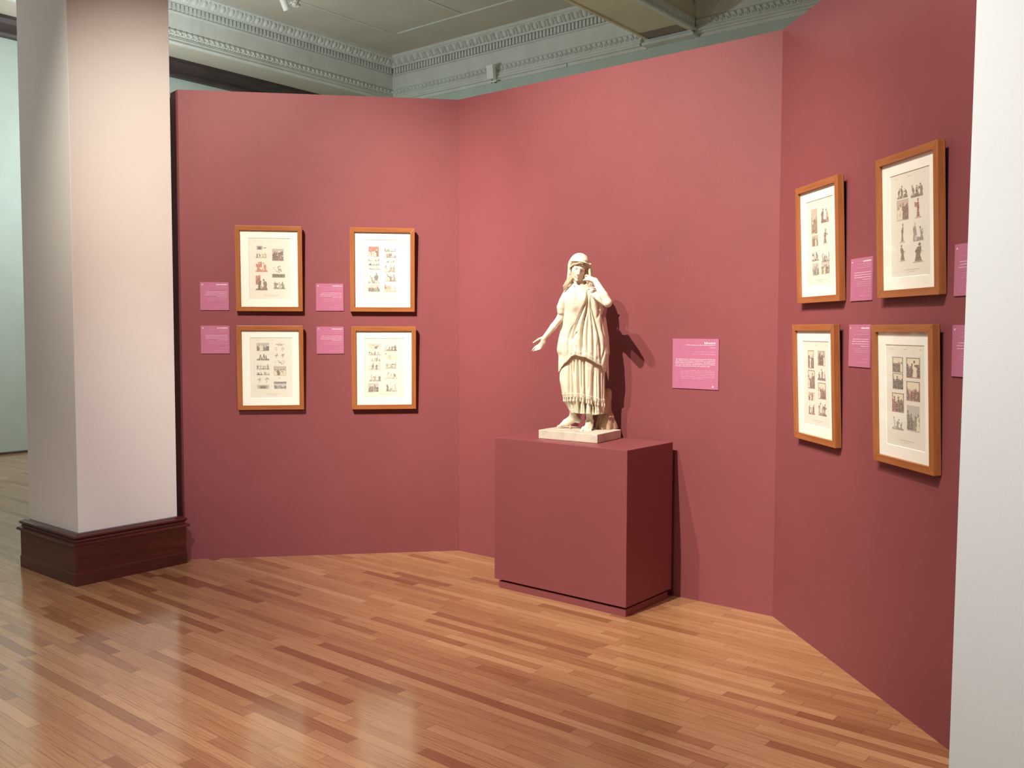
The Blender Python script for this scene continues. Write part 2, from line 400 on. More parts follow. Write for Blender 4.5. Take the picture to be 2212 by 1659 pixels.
# cornices: profile as (out from the wall, height)
def cornice(name, o, out, along, L, m0, m1, dent0=.02):
    mb = MB()
    E = lambda pr, mt=0: mb.extrude_profile(pr, o, out, ZU, along, 0, L, mt, True, m0, m1)
    E([(0, 5.462), (.060, 5.462), (.066, 5.478), (.060, 5.495), (.048, 5.50), (.048, 5.535), (.036, 5.545), (.036, 5.56), (.02, 5.565), (.02, 5.655), (.004, 5.665), (0, 5.67)])
    E([(0, 5.67), (.004, 5.67), (.004, 5.885), (0, 5.885)])
    E([(0, 5.885), (.045, 5.885), (.045, 5.902), (.03, 5.905), (.03, 6.005), (.085, 6.005), (.095, 6.028), (.105, 6.035), (.125, 6.05), (.155, 6.10), (.19, 6.125), (.21, 6.125), (.21, CZ), (0, CZ)])
    # dentils
    n = int(L / .064)
    for i in range(n):
        a = .03 + i * .064
        if a + .04 > L + m1 * .06: break
        if a < m0 * .07: continue
        mb.box(o + along * a + out * .03 + ZU * 5.909, along * .038, out * .042, ZU * .09)
    # eggs and darts
    n = int(L / .145)
    for i in range(n):
        a = .1 + i * .145
        if a < m0 * .17 or a > L + m1 * .17: continue
        c = o + along * a + out * .135 + ZU * 6.072
        tilt = (out * .6 + ZU * .8).normalized(); nrm = (out * .8 - ZU * .6).normalized()
        vs = []; seg = 10; rg = 5
        for r in range(rg + 1):
            ph = r / rg * PI / 2
            for k in range(seg):
                an = 2 * PI * k / seg
                vs.append(c + (along * math.cos(an) * .042 + tilt * math.sin(an) * .056) * math.cos(ph) + nrm * math.sin(ph) * .035)
        fs = [(r * seg + k, r * seg + (k + 1) % seg, (r + 1) * seg + (k + 1) % seg, (r + 1) * seg + k) for r in range(rg) for k in range(seg)]
        mb.add(vs, fs)
        for sgn in (-1, 1):
            q = c + along * sgn * .060
            mb.box(q - along * .006 - tilt * .055, along * .012, tilt * .11, nrm * .02)
        q = c + along * .0725
        mb.box(q - along * .004 - tilt * .05, along * .008, tilt * .085, nrm * .028)
    # leaf moulding under the frieze
    n = int(L / .085)
    for i in range(n):
        a = .04 + i * .085
        c = o + along * a + out * .026 + ZU * 5.61
        for (dx, dz, r) in ((0, .012, .022), (-.022, -.016, .015), (.022, -.016, .015), (0, -.028, .012)):
            mb.ball(c + along * dx + ZU * dz, r, 6, 4, 0, .9, .9, 1.25)
    return mb.build(name, MAT['crown'], kind='structure')
cornice('trim_3', KC, BX, -AX, 9.0, 1.0, 0)
cornice('trim_4', KC, -AX, BX, 4.86, 1.0, 0)
BXL = V(2.1022, 12.6872)                                 # where the beam meets the back cornice
uL = (BXL - KC).dot(BX); uR = uL + .66
cornice('trim_5', KC + BX * (uR + .02), -AX, BX, 5.5, 0, 0)
# cover strip under the back cornice (a flat raceway) in lengths
mb = MB()
for a, b in ((.25, 3.62), (3.64, uL - .04), (uR + .1, 11)):
    mb.box(KC + BX * a + ZU * 5.415, BX * (b - a), -AX * .018, ZU * .047)
mb.build('trim_6', MAT['crown'], kind='structure')
# beam
mb = MB()
mb.box(KC + BX * uL - AX * .0 + ZU * 5.522, BX * .66, -AX * 11, ZU * .645)
for s in (0, .62):
    mb.box(KC + BX * (uL + s) + ZU * 5.508, BX * .04, -AX * 11, ZU * .014)
mb.build('ceiling_beam', MAT['beam'], kind='structure')
mb = MB()
mb.extrude_profile([(0, 5.50), (.05, 5.50), (.06, 5.52), (.05, 5.545), (.03, 5.55), (.03, 5.66), (0, 5.67)], KC + BX * uR, BX, ZU, -AX, .05, 11)
for i in range(90):
    c = KC + BX * (uR + .035) - AX * (.1 + i * .085) + ZU * 5.61
    mb.ball(c, .02, 6, 4, 0, .9, .9, 1.3)
mb.extrude_profile([(0, 5.9), (.05, 5.9), (.06, 6.0), (.15, 6.08), (.2, CZ), (0, CZ)], KC + BX * uR, BX, ZU, -AX, .05, 11)
mb.build('trim_7', MAT['crown'], kind='structure')
# stained plaster cap under the end of the beam
mb = MB()
mb.box(KC + BX * (uL - .04) + ZU * 5.425, BX * .76, -AX * .16, ZU * .035)
mb.box(KC + BX * (uL + .0) + ZU * 5.46, BX * .68, -AX * .12, ZU * .045)
mb.build('trim_8', MAT['crown'], kind='structure')
mb = MB(); mb.box(KC + BX * (uL + .045) - AX * .13 + ZU * 5.514, BX * .57, -AX * .24, ZU * .0078)
mb.build('trim_9', MAT['stain'], kind='structure')

# ------------------------------------------------------------------ column
col = empty('column', COLC, 'square off-white column with dark mahogany plinth at the left', 'column')
def inset(i, w=.775, z=0.):
    a = COLC + (AX - BX) * i; s = w - 2 * i
    return [a, a + AX * s, a + AX * s - BX * s, a - BX * s]
mb = MB(); mb.prism([v2(q) for q in inset(.045)], .26, 5.46); mb.build('shaft', MAT['colpaint'], col, loc=COLC, bevel=.003).location = (0, 0, 0)
prof = [(.0, 0), (.0, .075), (.004, .08), (.004, .25), (-.014, .255), (-.016, .262), (-.010, .272), (.006, .278), (.010, .288), (.002, .296), (-.004, .304), (.000, .313), (.014, .318), (.024, .324), (.046, .326)]
mb = MB(); rings = []
for (i, z) in prof:
    r = inset(i, .775); rings.append([V(q.x, q.y, z) for q in r])
vs = [p for r in rings for p in r]; n = len(rings)
fs = [(j * 4 + k, j * 4 + (k + 1) % 4, (j + 1) * 4 + (k + 1) % 4, (j + 1) * 4 + k) for j in range(n - 1) for k in range(4)]
fs.append((3, 2, 1, 0)); fs.append(tuple((n - 1) * 4 + k for k in range(4)))
mb.add(vs, fs); pl = mb.build('plinth', MAT['mahog'], col, loc=COLC); pl.location = (0, 0, 0)
pl['label'] = 'dark mahogany moulded plinth'

# ------------------------------------------------------------------ pedestal
ped = empty('pedestal', P0 - w2 * .477 + n2 * .25, 'large red painted box pedestal carrying the marble statue', 'pedestal')
PL = ped.location.copy()
PW, PD, PH, PB = .9544, .5071, .937, .0552
mb = MB(); mb.box(P0 + ZU * PB, -w2 * PW, n2 * PD, ZU * (PH - PB)); o = mb.build('body', MAT['redped'], ped, loc=PL, bevel=.002); o.location = (0, 0, 0)
i_ = .028
mb = MB(); mb.box(P0 - w2 * i_ * .3 + n2 * .012, -w2 * (PW - i_ * 1.3), n2 * (PD - .04), ZU * (PB - .012)); mb.box(P0 - w2 * (i_ * .3 + .02) + n2 * .035 + ZU * (PB - .012), -w2 * (PW - i_ * 1.3 - .04), n2 * (PD - .08), ZU * .012)
o = mb.build('base', MAT['redped'], ped, loc=PL); o.location = (0, 0, 0)

# ------------------------------------------------------------------ ceiling spotlight and wall box
def hitz(x, y, z):
    d = RT * ((x - 1106 - SX) / FOC) - UP * ((y - 829.5 - SY) / FOC) + FWD
    return EYE + d * ((z - EYE.z) / d.z)
sp = V(-2.55, 11.55, CZ)
def ray_at(x, y, t):
    return EYE + (RT * ((x - 1106 - SX) / FOC) - UP * ((y - 829.5 - SY) / FOC) + FWD) * t
tip = V(-2.83, 12.72, 5.93)
axis = (RT * -.33 + UP * .92 - FWD * .35).normalized()
sl = empty('spotlight', tip, 'white cylindrical ceiling spotlight above the column side', 'spotlight')
mb = MB(); Q = V(0, 0, 0)
mb.tube([Q + axis * .012, Q, Q + axis * .002, Q + axis * .16, Q + axis * .165, Q + axis * .23, Q + axis * .235], [.036, .042, .047, .047, .043, .043, .03], 24)
o = mb.build('lamp_head', MAT['whitemetal'], sl, smooth=False)
mb = MB(); mt = ray_at(638, -10, 12.9) - tip; mt.z = CZ - tip.z
k0 = ray_at(630, 5, 12.45) - tip
mb.tube([Q + axis * .08 + RT * .04, k0, k0 + RT * .05 + UP * .02, mt - ZU * .03, mt], [.006, .008, .008, .008, .008], 8)
mb.tube([mt - ZU * .03, mt], .05, 20); mb.ball(k0, .016, 10, 8)
mb.build('mounting_arm', MAT['whitemetal'], sl)
bx0 = KC + BX * ((V(.022, 14.405) - KC).dot(BX)) - AX * .09 + ZU * 5.44
bxo = empty('wall_speaker', bx0, 'small white box on a bracket high on the far cornice', 'speaker')
mb = MB(); tl = (ZU * .98 - AX * .12).normalized(); ot = (-AX).normalized(); ew = (BX * .99 + ZU * 0).normalized()
mb.box(-ew * .066 - tl * .0, ew * .132, ot * .07, tl * .205); mb.build('housing', MAT['whitemetal'], bxo, bevel=.008)
mb = MB(); mb.box(-ew * .02 - ZU * .045, ew * .10, ot * .03, ZU * .022); mb.build('bracket', MAT['whitemetal'], bxo, bevel=.003)
mb = MB(); mb.tube([ot * .02 - ZU * .06 - ew * .01, ot * .02 - ZU * .0], .006, 8); mb.tube([ot * .015 - ZU * .03, AX * .075 - ZU * .03], .008, 8)
mb.build('pivot', MAT['darkmetal'], bxo)

# ------------------------------------------------------------------ framed prints
FWID, FHEI, FDEP, FBAR = .4506, .5847, .032, .0315
def qfrac(q, x, y):
    (x0, y0), (x1, y1), (x2, y2), (x3, y3) = q
    u = v = .5
    for _ in range(6):
        xl = x0 + (x3 - x0) * v; xr = x1 + (x2 - x1) * v; u = (x - xl) / (xr - xl)
        yt = y0 + (y1 - y0) * u; yb = y3 + (y2 - y3) * u; v = (y - yt) / (yb - yt)
    return u, v
def blob(rng, cx, cy, rx, ry, n=9, j=.35):
    return [(cx + rx * (1 + rng.uniform(-j, j)) * math.cos(2 * PI * k / n), cy + ry * (1 + rng.uniform(-j, j)) * math.sin(2 * PI * k / n)) for k in range(n)]
def person_shape(rng, cx, base, h):
    """little robed figure, head + body, v grows downwards"""
    w = h * rng.uniform(.17, .27); ln = rng.uniform(-.12, .12) * h
    out = [[(cx + ln + .09 * h * math.cos(a * PI / 4), base - h * .9 + .10 * h * math.sin(a * PI / 4)) for a in range(8)]]
    out.append([(cx + ln - w * .55, base - h * .78), (cx + ln + w * .5, base - h * .8), (cx + w * .9, base - h * .45), (cx + w * .6, base - h * .35), (cx + w * 1.05, base), (cx - w * .9, base), (cx - w * .5, base - h * .4), (cx - w * .85, base - h * .55)])
    if rng.random() < .7:
        s = rng.choice((-1, 1)); out.append([(cx + ln, base - h * .72), (cx + s * h * .38, base - h * rng.uniform(.45, .95)), (cx + s * h * .36, base - h * .5), (cx + ln, base - h * .64)])
    return out
def vignette(mb, mats, seed, box, typ, rgb, Wd, Hd):
    """one small engraving on the sheet: flat inked shapes a hair above the paper"""
    rng = random.Random(seed); u0, v0, u1, v1 = box; w = u1 - u0; h = v1 - v0
    lay = [0]
    def poly(pts, rgbk):
        m = ink(rgbk)
        if m not in mats: mats.append(m)
        lay[0] += 1; z = -.00022 - lay[0] * .00001
        q = [(u0 + p[0] * w, v0 + p[1] * h) for p in pts]
        q = [(min(max(a, u0), u1), min(max(b, v0), v1)) for a, b in q]
        q = [(p[0] * Wd, z, -p[1] * Hd) for p in q]
        n = len(q); c = Vector((sum(p[0] for p in q) / n, z, sum(p[2] for p in q) / n))
        mb.add([c] + q, [(0, 1 + k, 1 + (k + 1) % n) for k in range(n)], mats.index(m))
    dk = tuple(int(c * .72) for c in rgb); lt = tuple(int(c + (232 - c) * .55) for c in rgb); pale = (226, 220, 196)
    if typ in ('full', 'framed', 'red'):
        poly([(0, 0), (1, 0), (1, 1), (0, 1)], dk if typ == 'framed' else lt)
        if typ == 'framed': poly([(.05, .035), (.95, .035), (.95, .965), (.05, .965)], lt); poly([(.07, .05), (.93, .05), (.93, .4), (.07, .4)], pale)
        if typ == 'red': poly([(.03, .03), (.97, .03), (.97, .97), (.03, .97)], rgb)
        for i in range(3): poly(blob(rng, rng.uniform(.1, .9), rng.uniform(.55, .95), .22, .14), rgb)
        n = 4
        for i in range(n):
            for s in person_shape(rng, (i + .6) / (n + .2), .95, rng.uniform(.55, .85)): poly([(.5 + (p[0] - .5) * 1, p[1]) for p in s], rng.choice((rgb, dk, dk, pale) if typ != 'red' else (dk, pale, dk)))
    elif typ == 'scene':
        poly([(0, .86 + rng.uniform(-.05, .05)), (.5, .8), (1, .88), (1, 1), (0, 1)], rgb)
        n = max(2, int(round(w * Wd / (h * Hd) * 2.2)))
        for i in range(n):
            hh = rng.uniform(.6, 1)
            for s in person_shape(rng, .5, .95, hh):
                ar = (h * Hd) / (w * Wd); cx = (i + .5 + rng.uniform(-.2, .2)) / n
                poly([(cx + (p[0] - .5) * ar, p[1]) for p in s], rng.choice((rgb, dk, rgb, lt)))
        for i in range(3): poly(blob(rng, rng.uniform(.1, .9), rng.uniform(.7, .9), .10, .12), rng.choice((rgb, lt)))
    elif typ == 'strip':
        poly([(0, .8), (.3, .72), (.6, .82), (1, .75), (1, 1), (0, 1)], rgb)
        for i in range(7): poly(blob(rng, rng.uniform(.04, .96), rng.uniform(.4, .85), .06, rng.uniform(.15, .45)), rng.choice((rgb, dk, lt)))
        if rng.random() < .5: poly([(0, 0), (1, 0), (1, .07), (0, .07)], lt)
    elif typ == 'leaf':
        for i in range(26):
            a = rng.uniform(0, 2 * PI); r = rng.uniform(.05, .45); cx, cy = .5 + r * math.cos(a), .5 + r * math.sin(a); b = rng.uniform(0, PI)
            poly([(cx + .09 * math.cos(b), cy + .09 * math.sin(b)), (cx + .03 * math.sin(b), cy - .03 * math.cos(b)), (cx - .09 * math.cos(b), cy - .09 * math.sin(b)), (cx - .03 * math.sin(b), cy + .03 * math.cos(b))], rng.choice((rgb, dk)))
    elif typ == 'branch':
        poly([(.47, .3), (.53, .3), (.55, 1), (.45, 1)], rgb)
        for i in range(9): poly(blob(rng, rng.uniform(.1, .9), rng.uniform(.05, .6), .14, .10, 7), rng.choice((rgb, lt)))
    elif typ == 'solid':
        poly([(0, .08)] + [(k / 10, rng.uniform(0, .12)) for k in range(1, 10)] + [(1, .05), (1, 1), (0, 1)], rgb)
        for i in range(6): poly(blob(rng, rng.uniform(.05, .95), rng.uniform(.3, .8), .07, .15), dk)
    elif typ == 'square':
        poly([(0, 0), (1, 0), (1, 1), (0, 1)], lt); poly([(.15, .2), (.85, .2), (.8, .95), (.2, .95)], rgb); poly([(.3, .35), (.7, .35), (.7, .85), (.3, .85)], dk)
    elif typ == 'figure':
        for s in person_shape(rng, .5, .93, .9): poly([(.5 + (p[0] - .5) * 1.5, p[1]) for p in s], rgb)
        poly([(.38, .6), (.46, .6), (.44, .97), (.36, .97)], rgb); poly([(.54, .6), (.62, .6), (.66, .97), (.58, .97)], dk)
        poly(blob(rng, .5, .45, .13, .13), dk); poly([(.1, .95), (.9, .92), (1, 1), (0, 1)], lt)
def frame(k, base, wv, nn, u, ztop, quad, vigs, label, tilt=2.2):
    """framed engraving hung on a wall; u = distance of its left edge along the wall"""
    rt = empty('framed_print', (0, 0, 0), label, 'framed print', 'framed engravings on the partitions')
    out = -nn
    M = Matrix((wv, nn, ZU)).transposed().to_4x4()
    T = Matrix.Rotation(math.radians(tilt), 4, 'X')            # the top leans out on its wire
    M.translation = base + wv * u + ZU * (ztop - FHEI) + out * (.003)
    rt.matrix_world = M @ T
    W, Hh, D, b = FWID, FHEI, FDEP, FBAR
    def rail(name, pts, mat):
        # pts: outer a, outer b, inner b, inner a   (x,z) ; front chamfer towards the opening
        mb = MB(); v = []
        for (x, z) in pts: v.append((x, -D, z))
        for (x, z) in pts: v.append((x, 0, z))
        f = [(0, 1, 2, 3), (7, 6, 5, 4), (0, 4, 5, 1), (1, 5, 6, 2), (2, 6, 7, 3), (3, 7, 4, 0)]
        mb.add(v, f); o = mb.build(name, mat, rt, bevel=.0015); return o
    rail('frame_rail', [(0, Hh), (W, Hh), (W - b, Hh - b), (b, Hh - b)], MAT['rail'])
    rail('frame_rail', [(W, 0), (0, 0), (b, b), (W - b, b)], MAT['rail'])
    rail('frame_stile', [(0, 0), (0, Hh), (b, Hh - b), (b, b)], MAT['stile'])
    rail('frame_stile', [(W, Hh), (W, 0), (W - b, b), (W - b, Hh - b)], MAT['stile'])
    # mat board with bevelled window
    a0, a1, c0, c1 = .197 * W, .832 * W, Hh * (1 - .142), Hh * (1 - .862)
    y = -D + .013; y2 = y + .0025
    mb = MB(); O = [(b - .003, c) for c in ()]
    ox0, ox1, oz0, oz1 = b - .004, W - b + .004, b - .004, Hh - b + .004
    v = [(ox0, y, oz0), (ox1, y, oz0), (ox1, y, oz1), (ox0, y, oz1), (a0, y, c1), (a1, y, c1), (a1, y, c0), (a0, y, c0)]
    e = .002; v += [(a0 + e, y2, c1 + e), (a1 - e, y2, c1 + e), (a1 - e, y2, c0 - e), (a0 + e, y2, c0 - e)]
    f = [(0, 1, 5, 4), (1, 2, 6, 5), (2, 3, 7, 6), (3, 0, 4, 7), (4, 5, 9, 8), (5, 6, 10, 9), (6, 7, 11, 10), (7, 4, 8, 11)]
    mb.add(v, f); mb.build('mat_board', MAT['mat'], rt)
    mb = MB(); mb.box((a0 - .01, y2 + .0004, c1 - .01), V(a1 - a0 + .02, 0), V(0, .003), ZU * (c0 - c1 + .02)); pr = mb.build('print', MAT['paperA'], rt)
    # sheet lettering: faint strokes at head and foot of the plate
    mb = MB(); rng = random.Random(k * 7)
    def strokes(u0, u1, vv, hh):
        x = u0
        while x < u1:
            l = rng.uniform(.006, .02); mb.box((x * W, y2 + .0001, Hh * (1 - vv)), V(l * W, 0), V(0, .0002), ZU * hh); x += l + .006
    strokes(.27, .33, .175, .0015); strokes(.49, .55, .175, .0015); strokes(.74, .78, .175, .0015)
    strokes(.42, .66, .815, .0018); strokes(.50, .58, .828, .0014); strokes(.78, .82, .86, .002)
    for i in range(len(mb.v)): mb.v[i] -= V(0, y2 + .0004, Hh)
    lett = mb
    mb = lett; mats = [ink((150, 140, 118))]
    for j, (bx, typ, rgb) in enumerate(vigs):
        x0_, y0_ = qfrac(quad, bx[0], bx[1]); x1_, y1_ = qfrac(quad, bx[2], bx[3])
        vignette(mb, mats, k * 100 + j, (x0_, y0_, x1_, y1_), typ, rgb, W, Hh)
    mb.build('engraving', mats, pr).location = (0, y2 + .0004, Hh)
    mb = MB(); mb.box((b - .002, -D + .007, b - .002), V(W - 2 * b + .004, 0), V(0, .002), ZU * (Hh - 2 * b + .004)); mb.build('glass', MAT['glass'], rt)
    mb = MB(); mb.box((.003, -.001, .003), V(W - .006, 0), V(0, .0035), ZU * (Hh - .006)); mb.build('backing', MAT['black'], rt)
    # wire and hook behind the leaning top
    mb = MB(); hz = .72 * Hh
    mb.tube([(.03, .004, hz - .04), (W / 2, .010, hz), (W - .03, .004, hz - .04)], .0012, 6); mb.build('hanging_wire', MAT['steel'], rt)
    return rt
SEP, GRY, DGR, RED, OLV, BRN, BLU = (150, 118, 92), (150, 146, 132), (112, 106, 98), (176, 80, 72), (112, 104, 70), (138, 92, 70), (128, 136, 138)
ORG = (200, 130, 100)
Q1 = [(680, 62), (1822, 90), (1850, 1515), (738, 1515)]
F1v = [((1050, 405, 1155, 475), 'square', (120, 112, 120)), ((1165, 435, 1215, 452), 'solid', GRY), ((1035, 515, 1225, 615), 'scene', (176, 168, 140)), ((1035, 660, 1245, 850), 'scene', ORG),
       ((1080, 672, 1150, 770), 'solid', ORG), ((1045, 898, 1132, 1065), 'solid', (190, 120, 98)), ((1045, 960, 1248, 1160), 'scene', BRN), ((1315, 460, 1518, 668), 'full', (140, 108, 88)),
       ((1330, 735, 1520, 870), 'leaf', (92, 84, 58)), ((1322, 880, 1540, 945), 'solid', OLV), ((1345, 970, 1545, 1140), 'scene', (140, 140, 120))]
Q2 = [(665, 100), (1765, 105), (1780, 1520), (705, 1520)]
F2v = [((985, 415, 1168, 592), 'red', (178, 104, 98)), ((985, 615, 1178, 668), 'strip', GRY), ((985, 688, 1178, 738), 'strip', DGR), ((990, 755, 1180, 805), 'strip', (140, 132, 116)), ((990, 850, 1180, 1040), 'scene', GRY), ((992, 1065, 1195, 1185), 'full', GRY),
       ((1258, 430, 1450, 505), 'strip', GRY), ((1260, 530, 1452, 605), 'strip', (150, 134, 128)), ((1320, 530, 1385, 580), 'solid', (160, 96, 96)), ((1262, 645, 1450, 690), 'strip', (164, 160, 142)), ((1266, 718, 1455, 852), 'scene', (160, 152, 134)), ((1270, 872, 1458, 1010), 'scene', GRY), ((1268, 1055, 1465, 1185), 'scene', (190, 184, 160)), ((1270, 1085, 1380, 1140), 'solid', (208, 92, 84))]
Q3 = [(718, 110), (1855, 112), (1883, 1520), (762, 1525)]
F3v = [((1058, 400, 1275, 535), 'full', (132, 120, 106)), ((1065, 580, 1278, 692), 'strip', (120, 108, 92)), ((1062, 755, 1285, 845), 'scene', (128, 120, 104)), ((1068, 870, 1170, 940), 'strip', (96, 84, 76)), ((1185, 870, 1285, 942), 'strip', GRY), ((1078, 985, 1155, 1070), 'branch', GRY), ((1195, 980, 1280, 1070), 'branch', DGR), ((1075, 1105, 1285, 1172), 'square', GRY),
       ((1355, 400, 1562, 460), 'leaf', GRY), ((1370, 475, 1425, 550), 'branch', (180, 174, 152)), ((1475, 475, 1545, 550), 'branch', (172, 166, 144)), ((1370, 580, 1432, 655), 'branch', DGR), ((1470, 580, 1545, 655), 'branch', DGR), ((1355, 690, 1565, 765), 'leaf', GRY), ((1355, 790, 1570, 950), 'full', (136, 116, 96)), ((1440, 970, 1490, 1030), 'branch', (190, 182, 158)), ((1360, 1050, 1575, 1085), 'solid', BLU), ((1362, 1080, 1575, 1172), 'full', (164, 168, 160))]
Q4 = [(695, 128), (1780, 122), (1795, 1503), (732, 1515)]
LG = (188, 184, 164)
F4v = [((985, 415, 1190, 500), 'full', (158, 152, 138)), ((990, 530, 1200, 610), 'strip', (176, 172, 156)), ((1010, 630, 1190, 712), 'scene', LG), ((992, 730, 1200, 850), 'scene', (176, 172, 156)), ((1005, 905, 1205, 1045), 'scene', (170, 168, 154)), ((990, 1075, 1170, 1225), 'full', (150, 144, 134)),
       ((1255, 430, 1468, 535), 'scene', (140, 134, 122)), ((1265, 550, 1462, 685), 'full', (196, 192, 176)), ((1268, 705, 1462, 830), 'scene', (170, 168, 154)), ((1268, 870, 1475, 1000), 'scene', (190, 186, 168)), ((1290, 1080, 1478, 1215), 'scene', (160, 158, 142))]
frame(1, B0, w1, n1, .371, 2.312, Q1, F1v, 'framed print top left on the left partition, with orange figures and an olive band', 2.4)
frame(2, B0, w1, n1, 1.147, 2.312, Q2, F2v, 'framed print top right on the left partition, with one dark red square scene', 2.4)
frame(3, B0, w1, n1, .373, 1.628, Q3, F3v, 'framed print bottom left on the left partition, with grey-brown scenes and small plants', 2.4)
frame(4, B0, w1, n1, 1.154, 1.624, Q4, F4v, 'framed print bottom right on the left partition, the palest grey engravings', 2.4)
R1q = [(160, 265), (645, 100), (655, 1510), (175, 1530)]
R1v = [((318, 490, 390, 750), 'full', SEP), ((325, 780, 398, 890), 'full', (150, 120, 104)), ((325, 925, 402, 1055), 'scene', DGR), ((330, 1085, 405, 1215), 'full', GRY),
       ((430, 455, 518, 620), 'scene', (120, 86, 74)), ((440, 700, 508, 862), 'figure', (140, 116, 104)), ((435, 955, 525, 1060), 'scene', DGR), ((430, 1070, 525, 1200), 'full', (156, 140, 120))]
R2q = [(115, 270), (722, 60), (722, 1565), (120, 1590)]
R2v = [((305, 505, 412, 610), 'scene', (118, 98, 74)), ((440, 485, 555, 595), 'scene', (130, 112, 88)), ((300, 650, 418, 825), 'full', (158, 120, 86)), ((475, 620, 538, 808), 'figure', (168, 86, 84)),
       ((325, 865, 380, 1050), 'figure', (150, 128, 104)), ((458, 835, 555, 1030), 'scene', GRY), ((320, 1070, 385, 1230), 'figure', (128, 110, 84)), ((450, 1055, 555, 1240), 'figure', (120, 94, 74))]
R3q = [(125, 110), (610, 110), (635, 1530), (160, 1400)]
R3v = [((290, 405, 362, 615), 'framed', (150, 100, 80)), ((405, 410, 490, 590), 'full', (122, 90, 66)), ((290, 630, 375, 850), 'framed', (140, 104, 80)), ((405, 610, 498, 760), 'scene', (130, 90, 76)), ((412, 775, 500, 975), 'framed', (158, 104, 84)), ((298, 880, 375, 990), 'full', (160, 112, 92)), ((302, 1020, 375, 1150), 'scene', (140, 100, 80)), ((415, 985, 508, 1170), 'scene', (128, 92, 72))]
R4q = [(75, 90), (662, 90), (665, 1540), (90, 1385)]
R4v = [((258, 398, 362, 552), 'framed', (110, 90, 62)), ((260, 552, 362, 715), 'framed', (104, 88, 68)), ((392, 405, 520, 610), 'framed', (150, 98, 72)), ((252, 738, 368, 940), 'framed', (150, 96, 76)), ((392, 630, 518, 835), 'framed', (160, 104, 80)), ((255, 965, 365, 1110), 'scene', GRY), ((395, 860, 515, 1130), 'full', (140, 134, 116))]
frame(5, B2, d3, n3, .318, 2.322, R1q, R1v, 'framed print top left on the right partition, with slim reddish-brown figure groups', 2.2)
frame(6, B2, d3, n3, 1.108, 2.322, R2q, R2v, 'framed print top right on the right partition, highest and nearest, with single standing figures', 2.2)
frame(7, B2, d3, n3, .310, 1.630, R3q, R3v, 'framed print bottom left on the right partition, with crowded reddish scenes in two columns', 2.2)
frame(8, B2, d3, n3, 1.106, 1.625, R4q, R4v, 'framed print bottom right on the right partition, with dark-bordered temple scenes', 2.2)

# ------------------------------------------------------------------ pink labels
def label(k, base, wv, nn, u, ztop, S, lines, mark, lab, hs=None):
    hs = hs or S
    rt = empty('wall_label', (0, 0, 0), lab, 'label', 'pink wall labels')
    M = Matrix((wv, nn, ZU)).transposed().to_4x4(); M.translation = base + wv * u + ZU * (ztop - hs) - nn * .0002; rt.matrix_world = M
    mb = MB(); mb.box((0, -.005, 0), V(S, 0), V(0, .005), ZU * hs); mb.build('card', MAT['pink'], rt)
    rng = random.Random(k)
    def text(slot, ls, mb, hh):
        for (v, x0, x1) in ls:
            x = x1
            while x > x0:
                l = rng.uniform(.012, .05) * (.2 / S) ** .5; l = min(l, x - x0 + .004)
                nseg = max(1, int(l / .013))
                for i in range(nseg):
                    a = x - l + l * i / nseg; bb = l / nseg * .90; h2 = hh * rng.choice((.75, .75, 1, 1.2))
                    mb.box((a * S, -.0055, hs * (1 - v) - hh * hs * .5), V(bb * S, 0), V(0, .0005), ZU * h2 * hs, slot)
                x -= l + .009
    tx = MB(); text(0, lines[0], tx, .030); text(1, lines[1], tx, .017); text(2, lines[2], tx, .013); tx.build('printed_text', [MAT['textb'], MAT['text'], MAT['textdim']], rt)
    mb = MB(); mx, mv, mr = mark
    pts = [((mx + mr * (1 if i % 2 else .55) * math.cos(i * PI / 6)) * S, -.0056, (1 - mv + mr * (1 if i % 2 else .55) * math.sin(i * PI / 6)) * hs) for i in range(12)]
    mb.add([(mx * S, -.0056, (1 - mv) * hs)] + pts, [(0, 1 + (i + 1) % 12, 1 + i) for i in range(12)]); mb.build('emblem', MAT['textb'], rt)
    return rt
def small_lines(k):
    r = random.Random(k); j = lambda: r.uniform(-.02, .02)
    return ([(.085, .58 + j(), .94)],
            [(.345, .19 + j(), .94), (.40, .17 + j(), .94), (.455, .16 + j(), .94), (.51, .58 + j(), .94)],
            [(.145, .30 + j(), .94), (.185, .60 + j(), .94), (.235, .26 + j(), .94), (.565, .27 + j(), .94), (.61, .28 + j(), .94), (.655, .24 + j(), .94), (.75, .84, .94), (.80, .67 + j(), .94), (.89, .47 + j(), .94)])
mk = (.078, .085, .026)
LS = .1925
label(1, B0, w1, n1, .128, 1.925, LS, small_lines(1), mk, 'small pink label left of the print with orange figures')
label(2, B0, w1, n1, .911, 1.921, LS * .985, small_lines(2), mk, 'small pink label left of the print with the dark red square')
label(3, B0, w1, n1, .128, 1.626, LS, small_lines(3), mk, 'small pink label left of the grey-brown print, nearest to the column')
label(4, B0, w1, n1, .912, 1.620, LS * .985, small_lines(4), mk, 'small pink label left of the palest print on the left partition')
label(5, B2, d3, n3, .815, 1.926, LS, small_lines(5), mk, 'small pink label between the two upper prints on the right partition')
label(6, B2, d3, n3, .811, 1.626, LS, small_lines(6), mk, 'small pink label between the two lower prints on the right partition')
label(7, B2, d3, n3, 1.606, 1.921, LS, small_lines(7), mk, 'upper pink label cut off by the white wall at the right')
label(8, B2, d3, n3, 1.605, 1.620, LS, small_lines(8), mk, 'lower pink label cut off by the white wall at the right')
big = ([(.085, .70, .93)], [(.125, .28, .93), (.175, .82, .93)] + [(.41 + .034 * i, .07, .93 if i < 4 else .81) for i in range(5)],
       [(.26, .49, .93), (.305, .44, .93)] + [(.635 + .032 * i, .19, .92 if i < 5 else .67) for i in range(6)])
label(9, B1, w2, n2, 1.724, 1.549, .2975, big, (.885, .945, .022), 'large pink label on the back partition, right of the statue', .294)
